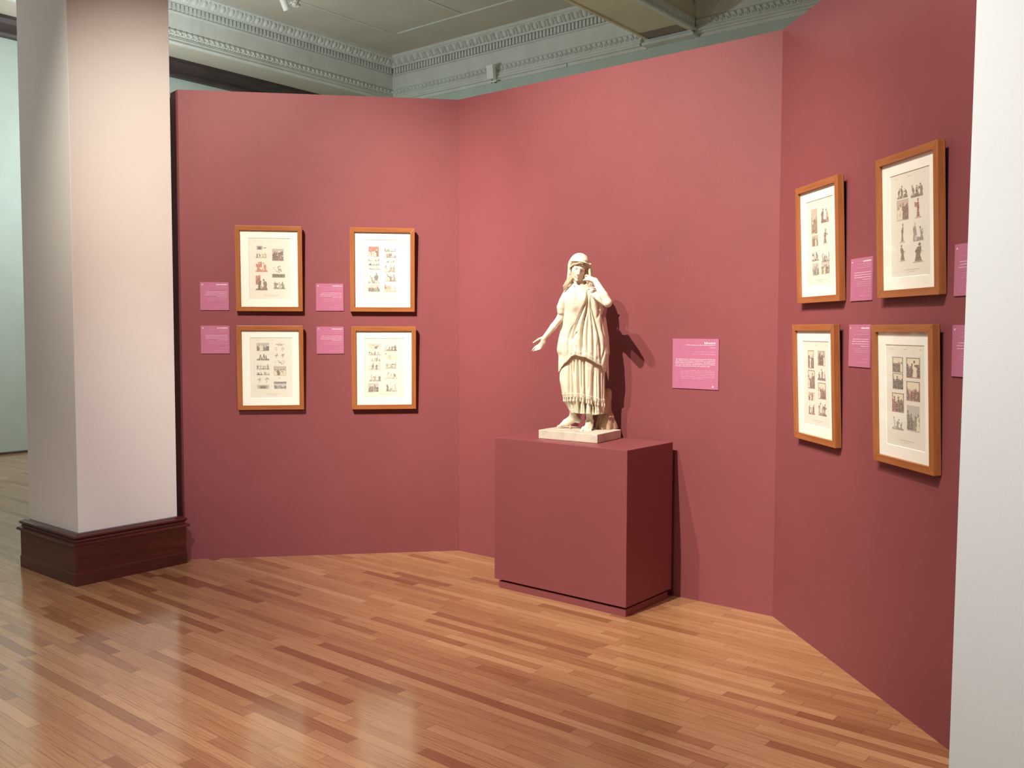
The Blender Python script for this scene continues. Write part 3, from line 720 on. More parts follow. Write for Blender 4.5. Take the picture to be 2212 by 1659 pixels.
# ------------------------------------------------------------------ the marble statue
TZ = .989
SC = P0 - w2 * .505 + n2 * .25                              # foot of the figure
D0 = math.hypot(SC.x, SC.y)
SF = V(SC.x / D0, SC.y / D0); SR = V(SF.y, -SF.x)           # local axes: right, away, up
LEAN = ((540, -.050), (650, -.045), (720, -.020), (800, .0), (860, .012), (900, .030), (940, .034))
def lean(py): return np.interp(py, [a for a, b in LEAN], [b for a, b in LEAN])
def S(px, py, y=0.0):
    """point of the figure measured on the photograph, y metres behind the figure's own plane -> statue coordinates"""
    y = float(y + lean(py))
    d = RT * ((px - 1106 - SX) / FOC) - UP * ((py - 829.5 - SY) / FOC) + FWD
    t = (D0 + y) / (d.dot(SF)); P = EYE + d * t - SC
    return np.array([P.dot(SR), y, P.z - TZ])
def Sx(px, py, y):
    """vectorised S"""
    px, py, y = np.broadcast_arrays(np.asarray(px, float), np.asarray(py, float), np.asarray(y, float))
    y = y + lean(py)
    a = (px - 1106 - SX) / FOC; b = -(py - 829.5 - SY) / FOC
    d = [RT[i] * a + UP[i] * b + FWD[i] for i in range(3)]
    t = (D0 + y) / (d[0] * SF[0] + d[1] * SF[1])
    P = [EYE[i] + d[i] * t - (SC[i] if i < 2 else 0) for i in range(3)]
    return np.stack([P[0] * SR[0] + P[1] * SR[1], y, P[2] - TZ], -1)
KPX = .00274                                               # one photo pixel at the figure, metres
statue = empty('statue', V(SC.x, SC.y, .937), 'cream marble statue of a veiled draped woman on the red pedestal', 'statue')
statue.rotation_euler = (0, 0, math.atan2(SR.y, SR.x))
OFFZ = TZ - .937

class SDF:
    def __init__(s, lo, hi, h):
        s.h = h; s.lo = np.array(lo, np.float32); n = np.ceil((np.array(hi) - np.array(lo)) / h).astype(int) + 1
        s.n = n; s.a = np.full(n, 1.0, np.float32)
        s.ax = [(s.lo[i] + np.arange(n[i]) * h).astype(np.float32) for i in range(3)]
    def _slice(s, lo, hi, m):
        sl = []
        for i in range(3):
            a = int(max(0, math.floor((lo[i] - m - s.lo[i]) / s.h))); b = int(min(s.n[i], math.ceil((hi[i] + m - s.lo[i]) / s.h) + 1)); sl.append(slice(a, max(b, a)))
        return tuple(sl)
    def grid(s, sl): return np.meshgrid(s.ax[0][sl[0]], s.ax[1][sl[1]], s.ax[2][sl[2]], indexing='ij', sparse=True)
    def put(s, fn, lo, hi, k=0., sub=False):
        sl = s._slice(lo, hi, k + 3 * s.h)
        X, Y, Z = s.grid(sl)
        if 0 in s.a[sl].shape: return
        d = fn(X, Y, Z); a = s.a[sl]
        if sub:
            d = -d
            if k: hh = np.maximum(k - np.abs(a - d), 0) / k; r = np.maximum(a, d) + hh * hh * k * .25
            else: r = np.maximum(a, d)
        else:
            if k: hh = np.maximum(k - np.abs(a - d), 0) / k; r = np.minimum(a, d) - hh * hh * k * .25
            else: r = np.minimum(a, d)
        s.a[sl] = r
    def ell(s, c, r, k=0., R=None, sub=False):
        c = np.array(c, float); r = np.array(r, float); m = float(max(r))
        def fn(X, Y, Z):
            x, y, z = X - c[0], Y - c[1], Z - c[2]
            if R is not None: x, y, z = R[0][0] * x + R[1][0] * y + R[2][0] * z, R[0][1] * x + R[1][1] * y + R[2][1] * z, R[0][2] * x + R[1][2] * y + R[2][2] * z
            k0 = np.sqrt((x / r[0]) ** 2 + (y / r[1]) ** 2 + (z / r[2]) ** 2); k1 = np.sqrt((x / r[0] ** 2) ** 2 + (y / r[1] ** 2) ** 2 + (z / r[2] ** 2) ** 2)
            return k0 * (k0 - 1) / np.maximum(k1, 1e-6)
        s.put(fn, c - m, c + m, k, sub)
    def cap(s, a, b, ra, rb, k=0., sub=False, flat=None):
        a = np.array(a, float); b = np.array(b, float); ba = b - a; L = float(ba @ ba) + 1e-12
        def fn(X, Y, Z):
            px, py, pz = X - a[0], Y - a[1], Z - a[2]
            h = np.clip((px * ba[0] + py * ba[1] + pz * ba[2]) / L, 0, 1)
            dx, dy, dz = px - ba[0] * h, py - ba[1] * h, pz - ba[2] * h
            if flat is not None:                            # squash across a direction: (unit vector, factor)
                f, q = flat; dd = dx * f[0] + dy * f[1] + dz * f[2]; e = (1 / q - 1) * dd
                dx, dy, dz = dx + e * f[0], dy + e * f[1], dz + e * f[2]
                return (np.sqrt(dx * dx + dy * dy + dz * dz) - (ra + (rb - ra) * h)) * q
            return np.sqrt(dx * dx + dy * dy + dz * dz) - (ra + (rb - ra) * h)
        m = max(ra, rb); s.put(fn, np.minimum(a, b) - m, np.maximum(a, b) + m, k, sub)
    def chain(s, pts, rad, k=0., sub=False, flat=None):
        for i in range(len(pts) - 1): s.cap(pts[i], pts[i + 1], rad[i], rad[i + 1], k if i == 0 else max(k * .3, .0), sub, flat)
    def mesh(s):
        a = s.a; ins = a < 0; n = a.shape
        c = [ins[i:n[0] - 1 + i, j:n[1] - 1 + j, k:n[2] - 1 + k] for i in (0, 1) for j in (0, 1) for k in (0, 1)]
        allc = c[0].copy(); anyc = c[0].copy()
        for q in c[1:]: allc &= q; anyc |= q
        cell = anyc & ~allc; idx = np.argwhere(cell)
        vid = np.full(cell.shape, -1, np.int64); vid[cell] = np.arange(len(idx))
        P = np.zeros((len(idx), 3)); W = np.zeros(len(idx))
        I, J, K = idx.T
        cor = {(i, j, k): a[I + i, J + j, K + k] for i in (0, 1) for j in (0, 1) for k in (0, 1)}
        for ax in range(3):
            for u in (0, 1):
                for v in (0, 1):
                    c0 = [u, v]; c0.insert(ax, 0); c1 = [u, v]; c1.insert(ax, 1)
                    A = cor[tuple(c0)]; B = cor[tuple(c1)]; m = (A < 0) != (B < 0)
                    t = np.where(m, A / np.where(m, A - B, 1), 0)
                    for d in range(3): P[:, d] += m * (t if d == ax else c0[d])
                    W += m
        P = (P / W[:, None] + idx) * s.h + s.lo
        F = []
        for ax in range(3):
            o = [d for d in range(3) if d != ax]
            sl0 = [slice(None)] * 3; sl1 = [slice(None)] * 3; sl0[ax] = slice(0, n[ax] - 1); sl1[ax] = slice(1, n[ax])
            A = ins[tuple(sl0)]; B = ins[tuple(sl1)]; e = np.argwhere(A != B)
            e = e[(e[:, o[0]] > 0) & (e[:, o[1]] > 0) & (e[:, o[0]] < n[o[0]] - 1) & (e[:, o[1]] < n[o[1]] - 1)]
            if not len(e): continue
            q = []
            for (du, dv) in ((-1, -1), (0, -1), (0, 0), (-1, 0)):
                g = e.copy(); g[:, o[0]] += du; g[:, o[1]] += dv; q.append(vid[g[:, 0], g[:, 1], g[:, 2]])
            q = np.stack(q, 1); fl = A[e[:, 0], e[:, 1], e[:, 2]]
            if ax == 1: fl = ~fl
            q[~fl] = q[~fl][:, ::-1]; F.append(q)
        F = np.concatenate(F); F = F[(F >= 0).all(1)]
        return P, F
def np_mesh(name, P, F, mat, parent, smooth=True, off=True):
    me = bpy.data.meshes.new(name); P = np.asarray(P, np.float32).copy()
    if off: P[:, 2] += OFFZ
    F = np.asarray(F, np.int32)
    me.vertices.add(len(P)); me.vertices.foreach_set('co', P.ravel())
    me.loops.add(F.size); me.loops.foreach_set('vertex_index', F.ravel())
    me.polygons.add(len(F)); me.polygons.foreach_set('loop_start', np.arange(0, F.size, F.shape[1], dtype=np.int32)); me.polygons.foreach_set('loop_total', np.full(len(F), F.shape[1], np.int32))
    me.update(calc_edges=True); me.validate()
    if smooth: me.polygons.foreach_set('use_smooth', [True] * len(me.polygons))
    me.materials.append(mat); o = bpy.data.objects.new(name, me); link(o); o.parent = parent
    return o
def smooth_mesh(P, F, it=2, lam=.5):
    E = np.concatenate([F[:, [i, (i + 1) % 4]] for i in range(4)]); n = len(P)
    for _ in range(it):
        acc = np.zeros_like(P); cnt = np.bincount(E[:, 0], minlength=n) + np.bincount(E[:, 1], minlength=n)
        for d in range(3): acc[:, d] = np.bincount(E[:, 0], P[E[:, 1], d], n) + np.bincount(E[:, 1], P[E[:, 0], d], n)
        P = P + lam * (acc / np.maximum(cnt, 1)[:, None] - P)
    return P

# ---- head frame
HC = S(1249.6, 577.5, -.005); HS = .00066                     # real-life millimetres -> metres at this scale
rz, ry, rx_ = math.radians(9), math.radians(11), math.radians(18)   # turned to the viewer's left, tilted, bowed
HR = np.array(Matrix.Rotation(ry, 3, 'Y') @ Matrix.Rotation(rz, 3, 'Z') @ Matrix.Rotation(rx_, 3, 'X'))
def hp(x, y, z): return HC + HR @ (np.array([x, y, z]) * HS)
def hr(*r): return np.array(r) * HS

body = SDF((-.30, -.27, -.01), (.24, .24, 1.10), .0021)
B = body
B.cap(S(1258, 700, .03), S(1256, 640, .01), .055, .052)
B.cap(S(1236, 632, .015), S(1280, 632, .008), .030, .034, .03)
B.cap(S(1258, 700, .03), S(1258, 800, .05), .055, .060, .03)
B.ell(S(1252, 625, .01), (.042, .032, .03), .02)
B.cap(hp(0, 12, -60), S(1253, 622, .012), 50 * HS, 52 * HS, .012)
# legs under the cloth
B.cap(S(1240, 780, .05), S(1231, 850, .05), .040, .026, .02); B.cap(S(1231, 850, .05), S(1238, 893, .07), .026, .020, .01)
B.cap(S(1276, 780, .04), S(1272, 850, .03), .045, .034, .02); B.cap(S(1272, 850, .03), S(1273.5, 904, .03), .032, .0195, .01)
# head
def HE(x, y, z, a, b, c, k, sub=False): B.ell(hp(x, y, z), hr(a, b, c), k * HS, HR, sub)
def HCp(p, q, ra, rb, k, sub=False): B.cap(hp(*p), hp(*q), ra * HS, rb * HS, k * HS, sub)
HE(0, 15, 35, 72, 92, 76, 0)
HE(0, -30, -28, 55, 62, 74, 24)
HE(0, -44, -84, 30, 30, 22, 22)
for s in (-1, 1):
    HE(s * 36, -50, -24, 20, 22, 20, 20)
    HCp((s * 44, -66, 10), (s * 14, -82, 13), 6, 6.5, 14)
    HE(s * 29, -96, -3, 21, 29, 13, 7, True)
    HE(s * 29, -63, -5, 17, 14.0, 9.5, 2)
    HCp((s * 46, -62, -3), (s * 30, -76, 4), 3, 3.8, 2.5); HCp((s * 30, -76, 4), (s * 15, -72, -4), 3.8, 3, 2.5)
    HCp((s * 44, -62, -11), (s * 30, -74, -14), 2.5, 2.8, 3); HCp((s * 30, -74, -14), (s * 16, -71, -10), 2.8, 2, 3)
HCp((0, -88, 14), (0, -110, -32), 7.5, 9, 8)
for s in (-1, 1): HE(s * 10, -92, -40, 8, 9, 7, 6)
HCp((-23, -79, -61.5), (-4, -91, -57), 3.5, 5.5, 5); HCp((23, -79, -61.5), (4, -91, -57), 3.5, 5.5, 5)
HCp((-14, -80, -68), (0, -88, -69), 4, 7, 6); HCp((14, -80, -68), (0, -88, -69), 4, 7, 6)
HCp((-24, -84, -62.5), (0, -96, -62), 2.4, 2.8, 2, True); HCp((24, -84, -62.5), (0, -96, -62), 2.4, 2.8, 2, True)
HCp((-9, -92, -81), (9, -92, -81), 4.5, 4.5, 6, True)
HE(0, -78, -97, 17, 16, 15, 12)
# lowered arm (viewer's left), palm turned out
sh, el, wr = S(1228, 640, .0), S(1209, 689, .0), S(1174.5, 731, -.012)
B.cap(sh, el, .026, .0215, .012)
B.cap(el, S(1195, 706, -.004), .0215, .0200, .008); B.cap(S(1195, 706, -.004), wr, .0198, .0128, .006)
B.cap(wr, S(1171, 736, -.014), .0125, .0135, .005)
hy = -.016
pc = S(1166.5, 743.5, hy)
# palm: a flat wedge
fl_ = (np.array([.30, -.93, .22]) / np.linalg.norm([.30, -.93, .22]), .55)
for (a, b, ra, rb) in (((1172, 737), (1160.5, 745.5), .0135, .0085), ((1173, 738), (1164, 750), .0135, .0095), ((1173, 739), (1167.5, 750.5), .012, .009)):
    B.cap(S(*a, hy), S(*b, hy - .004), ra, rb, .006, flat=fl_)
def finger(pts, rad, k=.0025): B.chain([S(*p) for p in pts], rad, k)
finger([(1170, 731, hy), (1164, 732.5, hy - .012), (1157.5, 736.5, hy - .018), (1151.8, 740.5, hy - .018)], [.0100, .0068, .0052, .0040], .006)   # thumb
finger([(1160.5, 745, hy), (1156, 749.5, hy - .006), (1152.5, 753.5, hy - .006), (1149.6, 757.0, hy)], [.0058, .0050, .0044, .0036])
finger([(1163, 748, hy - .002), (1159, 752, hy - .012), (1156, 755.5, hy - .016), (1152.8, 758.6, hy - .012)], [.0058, .0050, .0045, .0037])
finger([(1165.8, 749.5, hy), (1163, 753.5, hy - .014), (1160.2, 756, hy - .022), (1157.0, 757.5, hy - .022)], [.0056, .0048, .0042, .0035])
finger([(1168.3, 749, hy + .004), (1166.8, 752.8, hy - .008), (1164.6, 755.2, hy - .018), (1161.8, 756.3, hy - .020)], [.0052, .0044, .0038, .0032])
# raised arm (viewer's right): elbow to the right, hand at the cheek
sh2, el2, wr2 = S(1281, 632, .0), S(1312.5, 654, -.145), S(1285.5, 606, -.095)
B.cap(sh2, el2, .027, .0265, .012)
B.cap(el2, S(1304, 639, -.132), .0245, .0262, .006); B.cap(S(1304, 639, -.132), wr2, .0260, .0165, .004)
kn = S(1274.5, 600.5, -.090)
flr = (np.array([.5, -.5, .7]) / np.linalg.norm([.5, -.5, .7]), .75)
B.cap(wr2, kn, .0165, .0150, .006, flat=flr)
B.cap(wr2, S(1275.5, 605.5, -.092), .015, .0125, .006)
finger([(1271.5, 597.5, -.082), (1267.5, 594.6, -.082), (1264.8, 595.6, -.074), (1264.5, 598.0, -.064)], [.0072, .0058, .0050, .0042])      # index bent to the cheek
finger([(1271, 600.5, -.090), (1265.5, 600.0, -.096), (1264.6, 603.2, -.088), (1267, 604.5, -.078)], [.0070, .0058, .0052, .0045])
finger([(1271.5, 603.5, -.094), (1265.8, 604.6, -.101), (1265.6, 607.4, -.092), (1268.2, 607.8, -.083)], [.0068, .0056, .0050, .0044])
finger([(1273.5, 607, -.094), (1269.0, 609.2, -.100), (1268.8, 611.2, -.092), (1271.2, 611.0, -.084)], [.0060, .0050, .0045, .0040])
finger([(1277, 606.5, -.096), (1270.5, 604.8, -.106), (1264.8, 603.6, -.104), (1260.6, 605.2, -.092)], [.0078, .0062, .0052, .0042], .005)    # thumb
# feet
ank = S(1237.5, 897, .075)
B.cap(ank, S(1240, 903, .085), .0205, .021, .008)
B.cap(S(1240, 904, .088), S(1249.0, 907.5, .094), .0215, .0195, .010)                       # heel lifted
B.cap(S(1238, 901, .080), S(1222, 912.5, .092), .0210, .0185, .012, flat=(np.array([0, 1, 0]), .8))
B.cap(S(1236, 909, .088), S(1220, 917.5, .095), .0150, .0135, .012)
B.cap(S(1222, 912.5, .092), S(1213.5, 917.5, .098), .0175, .0120, .010, flat=(np.array([0, 1, 0]), .9))
finger([(1214.5, 917, .084), (1209, 919.5, .082), (1205.0, 921.3, .082)], [.0098, .0070, .0062], .006)
for i, (dx, dy) in enumerate(((1.0, .013), (2.6, .022), (4.6, .031), (6.8, .038))):
    finger([(1215 + dx, 917.6 + i * .2, .085 + dy), (1210.5 + dx, 919.3, .085 + dy), (1207.2 + dx, 921.0, .084 + dy)], [.0070, .0052, .0046], .004)
ak2 = S(1273.5, 905, .03)
B.cap(ak2, S(1273.2, 914, .028), .0190, .0205, .008)
B.ell(S(1275, 918.5, .045), (.021, .026, .016), .012)
for s, px in ((-1, 1265.8), (1, 1281)): B.ell(S(px, 910, .03), (.006, .008, .009), .008)
B.cap(S(1272.5, 914, .02), S(1267.5, 923.5, -.035), .0190, .0165, .012)
B.cap(S(1276.5, 919, .02), S(1275, 926, -.030), .0150, .0125, .012)
for (px, py, r, L) in ((1256.6, 930.3, .0088, 0), (1263.0, 932.0, .0060, 1), (1267.7, 932.6, .0057, 2), (1272.0, 932.5, .0053, 3), (1276.2, 931.8, .0050, 4)):
    yy = (-.062, -.070, -.068, -.062, -.054)[L]
    finger([(px + (1269 - px) * .32, py - 6.0, yy + .035), (px + (1269 - px) * .08, py - 2.6, yy + .008), (px, py - .6, yy - .002)], [r * 1.15, r, r * .95], .003)
B.put(lambda X, Y, Z: Z + 0 * X + 0 * Y, (-.3, -.23, -.01), (.24, .22, .0), .0, True)
P_, F_ = B.mesh(); P_ = smooth_mesh(P_, F_, 2, .45)
bod = np_mesh('body', P_, F_, MAT['marble'], statue)
del B, body

# ---- hair: parted waves and the locks falling on the shoulder
hs = SDF((-.15, -.16, .70), (.08, .12, 1.09), .0018)
def lock(pts, rad, k=.002, twist=0): hs.chain([hp(*p) if len(p) == 3 else S(p[0], p[1], p[3]) for p in pts], rad, k)
for s in (-1, 1):
    for j in range(6):
        r = 73 - j * 1.5
        pts = []
        for i in range(13):
            t = i / 8; a = .06 + min(t, 1.1) * 1.30
            w = 3.2 * math.sin(t * 13 + j * 1.3)
            x = s * (r + 2) * math.sin(a) * (1.0); y = -(82 - 16 * t + j * -5) * math.cos(a) + j * 6 - 6
            z = 64 - 70 * t ** 1.25 + j * 6.5 * (1 - min(t, 1) * .4) + w
            pts.append((x, y - 4 + j * 2, z))
        hs.chain([hp(*p) for p in pts], [.0042 - .00018 * max(0, i - 7) for i in range(13)], .0006)
# side hair falling behind the face
for j, (px, dx) in enumerate(((1235.2, 0), (1233, -.5), (1231, -1.0), (1237.5, .4))):
    pts = [S(px + 1, 570, -.005 + j * .006), S(px + 1.6, 580, .0), S(px + 2.2 - j * .2, 590, .0), S(px + 1.2 - j * .5, 598, -.004), S(px - 2.5 - j * .9, 605.5, -.012), S(px - 7.5 - j * .8, 611.5 + .6 * j, -.022), S(px - 12 - j * .5, 616.5 + j, -.026), S(1219.6 - j * .4, 623 + j * .6, -.024), S(1217.4, 630 + j * .5, -.020)]
    hs.chain(pts, [.006, .0075, .0088, .0098, .0096, .0080, .0062, .0042, .0014], .0018)
for j in range(3):
    pts = [S(1266.5 + j * 1.4, 572, .0 + j * .01), S(1267.5 + j * 1.3, 585, .005), S(1268 + j * 1.5, 598, .012), S(1272 + j * 2, 612, .02)]
    hs.chain(pts, [.008, .009, .009, .006], .0018)
P_, F_ = hs.mesh(); P_ = smooth_mesh(P_, F_, 2, .45); np_mesh('hair', P_, F_, MAT['hair'], statue)

# ---- veil over the head
vs_ = SDF((-.12, -.16, .78), (.10, .14, 1.11), .0019)
vs_.ell(hp(2, 18, 40), hr(87, 101, 86), 0, HR)
vs_.cap(hp(0, 55, 0), S(1252, 640, .07), .048, .058, .03)
vs_.cap(hp(-20, 40, -10), S(1236, 612, .035), .045, .035, .02); vs_.cap(hp(30, 40, -10), S(1270, 612, .035), .045, .035, .02)
def cutf(X, Y, Z):
    x, y, z = X - HC[0], Y - HC[1], Z - HC[2]; R = HR
    lx = (R[0][0] * x + R[1][0] * y + R[2][0] * z) / HS; ly = (R[0][1] * x + R[1][1] * y + R[2][1] * z) / HS; lz = (R[0][2] * x + R[1][2] * y + R[2][2] * z) / HS
    top = 70 - .0030 * lx ** 2
    return np.maximum(np.maximum(lz - top, ly - (2 - np.clip(lz, 0, 80) * .75)), np.abs(lx) - 120) * HS
vs_.put(cutf, (-.2, -.25, .7), (.2, .2, 1.15), .002, True)
# rolled front edge, a few soft folds, and the flat pieces hanging at the sides
edge = [hp(x, y, z) for (x, y, z) in ((-84, -6, 40), (-76, -36, 56), (-56, -61, 67), (-28, -77, 74), (2, -81, 76), (32, -77, 74), (60, -61, 67), (79, -36, 56), (88, -6, 40))]
vs_.chain(edge, [.0030, .0034, .0036, .0036, .0036, .0036, .0036, .0034, .0030], .004)
def hgroove(pts, r, sub=True): vs_.chain([hp(*q) for q in pts], r, .004, sub)
hgroove([(-66, -46, 70), (-58, -52, 88), (-40, -50, 104)], [.0022, .0030, .0008])
hgroove([(-76, -24, 62), (-68, -24, 84), (-52, -20, 102)], [.0022, .0030, .0008])
hgroove([(30, -80, 82), (24, -66, 98), (16, -48, 110)], [.0016, .0022, .0006])
hgroove([(60, -56, 72), (56, -50, 88), (44, -40, 104)], [.0020, .0026, .0006])
fs_ = (np.array([.25, -.97, 0]), .5)
vs_.chain([S(1231.6, 566, -.018), S(1231.2, 578, -.016), S(1230.6, 590, -.012), S(1230.2, 600, -.004)], [.0062, .0076, .0080, .0050], .004, flat=fs_)
vs_.chain([S(1272.6, 571, -.024), S(1273.4, 583, -.028), S(1274.2, 592, -.030), S(1275.2, 600, -.028)], [.0070, .0078, .0076, .0070], .004, flat=fs_)
vs_.chain([S(1276.0, 574, .004), S(1277.6, 586, -.002), S(1278.0, 598, .0), S(1277, 612, .01)], [.0060, .0085, .0090, .010], .004, flat=fs_)
# bow of cloth at the temple
vs_.chain([S(1271.0, 569.5, -.030), S(1275.5, 571.2, -.028), S(1277.6, 571.6, -.024)], [.0040, .0060, .0030], .002)
vs_.chain([S(1231.5, 564.5, -.022), S(1229.8, 568.0, -.020)], [.0046, .0030], .002)
P_, F_ = vs_.mesh(); P_ = smooth_mesh(P_, F_, 2, .45); np_mesh('veil', P_, F_, MAT['marble'], statue)
# diadem: a small rosette and leaves above the brow
mb = MB()
def wpt(a): return Vector((a[0], a[1], a[2] + OFFZ))
for (x, z, r) in ((4, 80, 6.5), (16, 80, 7.5), (28, 78, 7), (39, 74, 6), (22, 90, 5.5), (33, 87, 5), (-8, 80, 5), (48, 69, 5)):
    y = -((1 - ((x - 2) / 88) ** 2 - ((z - 40) / 86) ** 2) ** .5) * 101 + 18
    mb.ball(wpt(hp(x, y - 1, z)), r * HS, 10, 8)
mb.tube([wpt(hp(36, -64, 90)), wpt(hp(39, -58, 104)), wpt(hp(40, -50, 117))], [.0036, .0028, .0008], 8)
mb.build('diadem', MAT['marble'], statue, smooth=True)
# ---- draped cloth: a closed shell given by its outline in the photograph, its depth and a list of folds
def interp(tab, y):
    t = np.array(tab, float); return np.interp(y, t[:, 0], t[:, 1])
def smooth_tab(tab, w=2.2):
    t = np.array(tab, float); x = np.arange(t[0, 0] - 30, t[-1, 0] + 30, .25); y = np.interp(x, t[:, 0], t[:, 1])
    # extend the ends along their slope, then blur
    y[x < t[0, 0]] += (t[1, 1] - t[0, 1]) / (t[1, 0] - t[0, 0]) * (x[x < t[0, 0]] - t[0, 0]) * .3
    kx = np.arange(-4 * w, 4 * w + .01, .25); g = np.exp(-.5 * (kx / w) ** 2); g /= g.sum()
    y = np.convolve(np.pad(y, len(g) // 2, mode='edge'), g, 'valid')[:len(x)]
    return np.stack([x, y], 1)
def cloth(name, top, hem, L, Rr, hd, yc, folds, y0, y1, nc=520, nr=230, nexp=2.2, extra=None, parent=None, mat=None, thick=.006, back=None):
    th = np.linspace(0, 2 * PI, nc, endpoint=False)[None, :]; t = np.linspace(0, 1, nr)[:, None]
    cs = np.cos(th); sn = np.sin(th)
    qc = np.sign(cs) * np.abs(cs) ** (2 / nexp); qs = np.sign(sn) * np.abs(sn) ** (2 / nexp)
    py = y0 + (y1 - y0) * t + 0 * cs
    L, Rr, hd, yc = smooth_tab(L), smooth_tab(Rr), smooth_tab(hd, 5), smooth_tab(yc, 6)
    for _ in range(6):
        l = interp(L, py); r = interp(Rr, py); px = (l + r) / 2 + (r - l) / 2 * qc
        py = interp(top, px) * (1 - t) + interp(hem, px) * t
    l = interp(L, py); r = interp(Rr, py); px = (l + r) / 2 + (r - l) / 2 * qc
    h = interp(hd, py); c = interp(yc, py)
    front = np.clip(sn * 3, 0, 1)
    y = c - h * qs
    disp = np.zeros_like(px)
    for (pts, dep, wid) in folds:
        P = np.array(pts, float); best = np.full(px.shape, 1e9); tt = np.zeros(px.shape); acc = 0; Ls = np.hypot(*(P[1:] - P[:-1]).T); tot = Ls.sum()
        for i in range(len(P) - 1):
            a, b = P[i], P[i + 1]; ab = b - a; u = ((px - a[0]) * ab[0] + (py - a[1]) * ab[1]) / (ab @ ab); uc = np.clip(u, 0, 1)
            d = np.hypot(px - a[0] - ab[0] * uc, py - a[1] - ab[1] * uc); m = d < best; best = np.where(m, d, best); tt = np.where(m, (acc + uc * Ls[i]) / tot, tt); acc += Ls[i]
        fade = np.minimum(1, np.minimum(tt * 5 + .15, (1 - tt) * 5 + .15)) if len(P) > 2 or True else 1
        ex = np.exp(-(best / wid) ** (1.5 if dep > 0 else 2))
        if dep < 0: fade = 1
        disp = disp - dep * (1.25 if dep > 0 else 1) * fade * ex * front
    # back: plain soft pleats
    disp = disp + (1 - np.clip(sn * 3 + 1, 0, 1)) * .003 * np.sin(th * 22)
    if extra is not None: disp = disp + extra(px, py, t, th) * front
    nx = qc * .6; ny = -np.abs(qs) * np.sign(sn)
    ln = np.sqrt(nx ** 2 + ny ** 2) + 1e-6; nx, ny = nx / ln, ny / ln
    y2 = y + ny * disp
    G3 = Sx(px, py, y2); G3[..., 0] += nx * disp
    # inner lip at the hem
    inn = []
    for f, dz in ((.35, -.0015), (1.0, .004), (1.6, .05)):
        q = G3[-1].copy(); q[:, 0] -= nx[-1] * thick * f; q[:, 1] -= ny[-1] * thick * f; q[:, 2] += dz; inn.append(q)
    allr = np.concatenate([G3, np.array(inn)]); R_ = allr.shape[0]
    Pm = allr.reshape(-1, 3)
    i = np.arange(R_ - 1)[:, None]; j = np.arange(nc)[None, :]; j2 = (j + 1) % nc
    F = np.stack([i * nc + j, (i + 1) * nc + j, (i + 1) * nc + j2, i * nc + j2], -1).reshape(-1, 4)
    o = np_mesh(name, Pm, F, mat or MAT['marble'], parent or statue)
    return o, G3, px, py

# skirt
Lk = [(770, 1212), (790, 1211), (802, 1209), (820, 1208.6), (838, 1212), (850, 1214), (858, 1215.5), (866, 1217), (871, 1222), (880, 1226), (893, 1231)]
Rk = [(770, 1304), (800, 1307), (850, 1306.8), (873, 1307.8), (894, 1305)]
hdk = [(770, .075), (800, .078), (830, .080), (860, .082), (894, .082)]
yck = [(770, .035), (800, .035), (850, .035), (894, .037)]
topk = [(1200, 765), (1310, 765)]
hemk = [(1215, 868), (1222, 871), (1225, 880), (1231, 887), (1236, 892.5), (1240, 891), (1255, 893.5), (1270, 893.5), (1283, 896), (1295, 895), (1305, 893)]
band = [(1205, 849), (1213, 849.8), (1230, 849.8), (1248.7, 849.3), (1259.6, 851.6), (1266.8, 854), (1278.6, 856), (1294.8, 859.8), (1306, 862)]
fk = [([(1248.2, 772), (1249.2, 800), (1251, 865), (1252.8, 896)], .020, 2.2),
      ([(1262, 772), (1262.8, 800), (1264, 850), (1265.6, 896)], .023, 2.2),
      ([(1283.6, 790), (1283.2, 810), (1282.4, 850), (1283.2, 898)], .020, 3.4),
      ([(1297.6, 795), (1298, 820), (1298.6, 850), (1297.8, 898)], .018, 2.1),
      ([(1233.8, 778), (1235.2, 800), (1237, 830), (1237.6, 850), (1240, 893)], .014, 1.8),
      ([(1240.6, 776), (1241, 790), (1240.0, 812)], .012, 1.6),
      ([(1229.6, 786), (1229.6, 810), (1229.4, 850), (1231, 884)], .012, 1.8),
      ([(1256.2, 775), (1256.6, 800), (1257.0, 845)], .010, 1.5),
      ([(1290.5, 800), (1290.8, 850), (1290.5, 894)], .005, 1.3),
      ([(1303.2, 800), (1303.4, 850), (1302.2, 894)], .008, 1.3),
      ([(1273, 790), (1272, 830), (1270, 850)], .003, 3.0),
      ([(1222, 848), (1223, 868)], .005, 1.6),
      ([(1244.5, 860), (1246, 893)], .006, 1.5), ([(1259.6, 862), (1259.8, 893)], .003, 1.2), ([(1276.8, 868), (1278.2, 896)], .007, 1.6),
      ([(1216, 800), (1215, 825), (1219, 848)], -.006, 7), ([(1272, 800), (1271, 850), (1271, 893)], -.004, 5)]
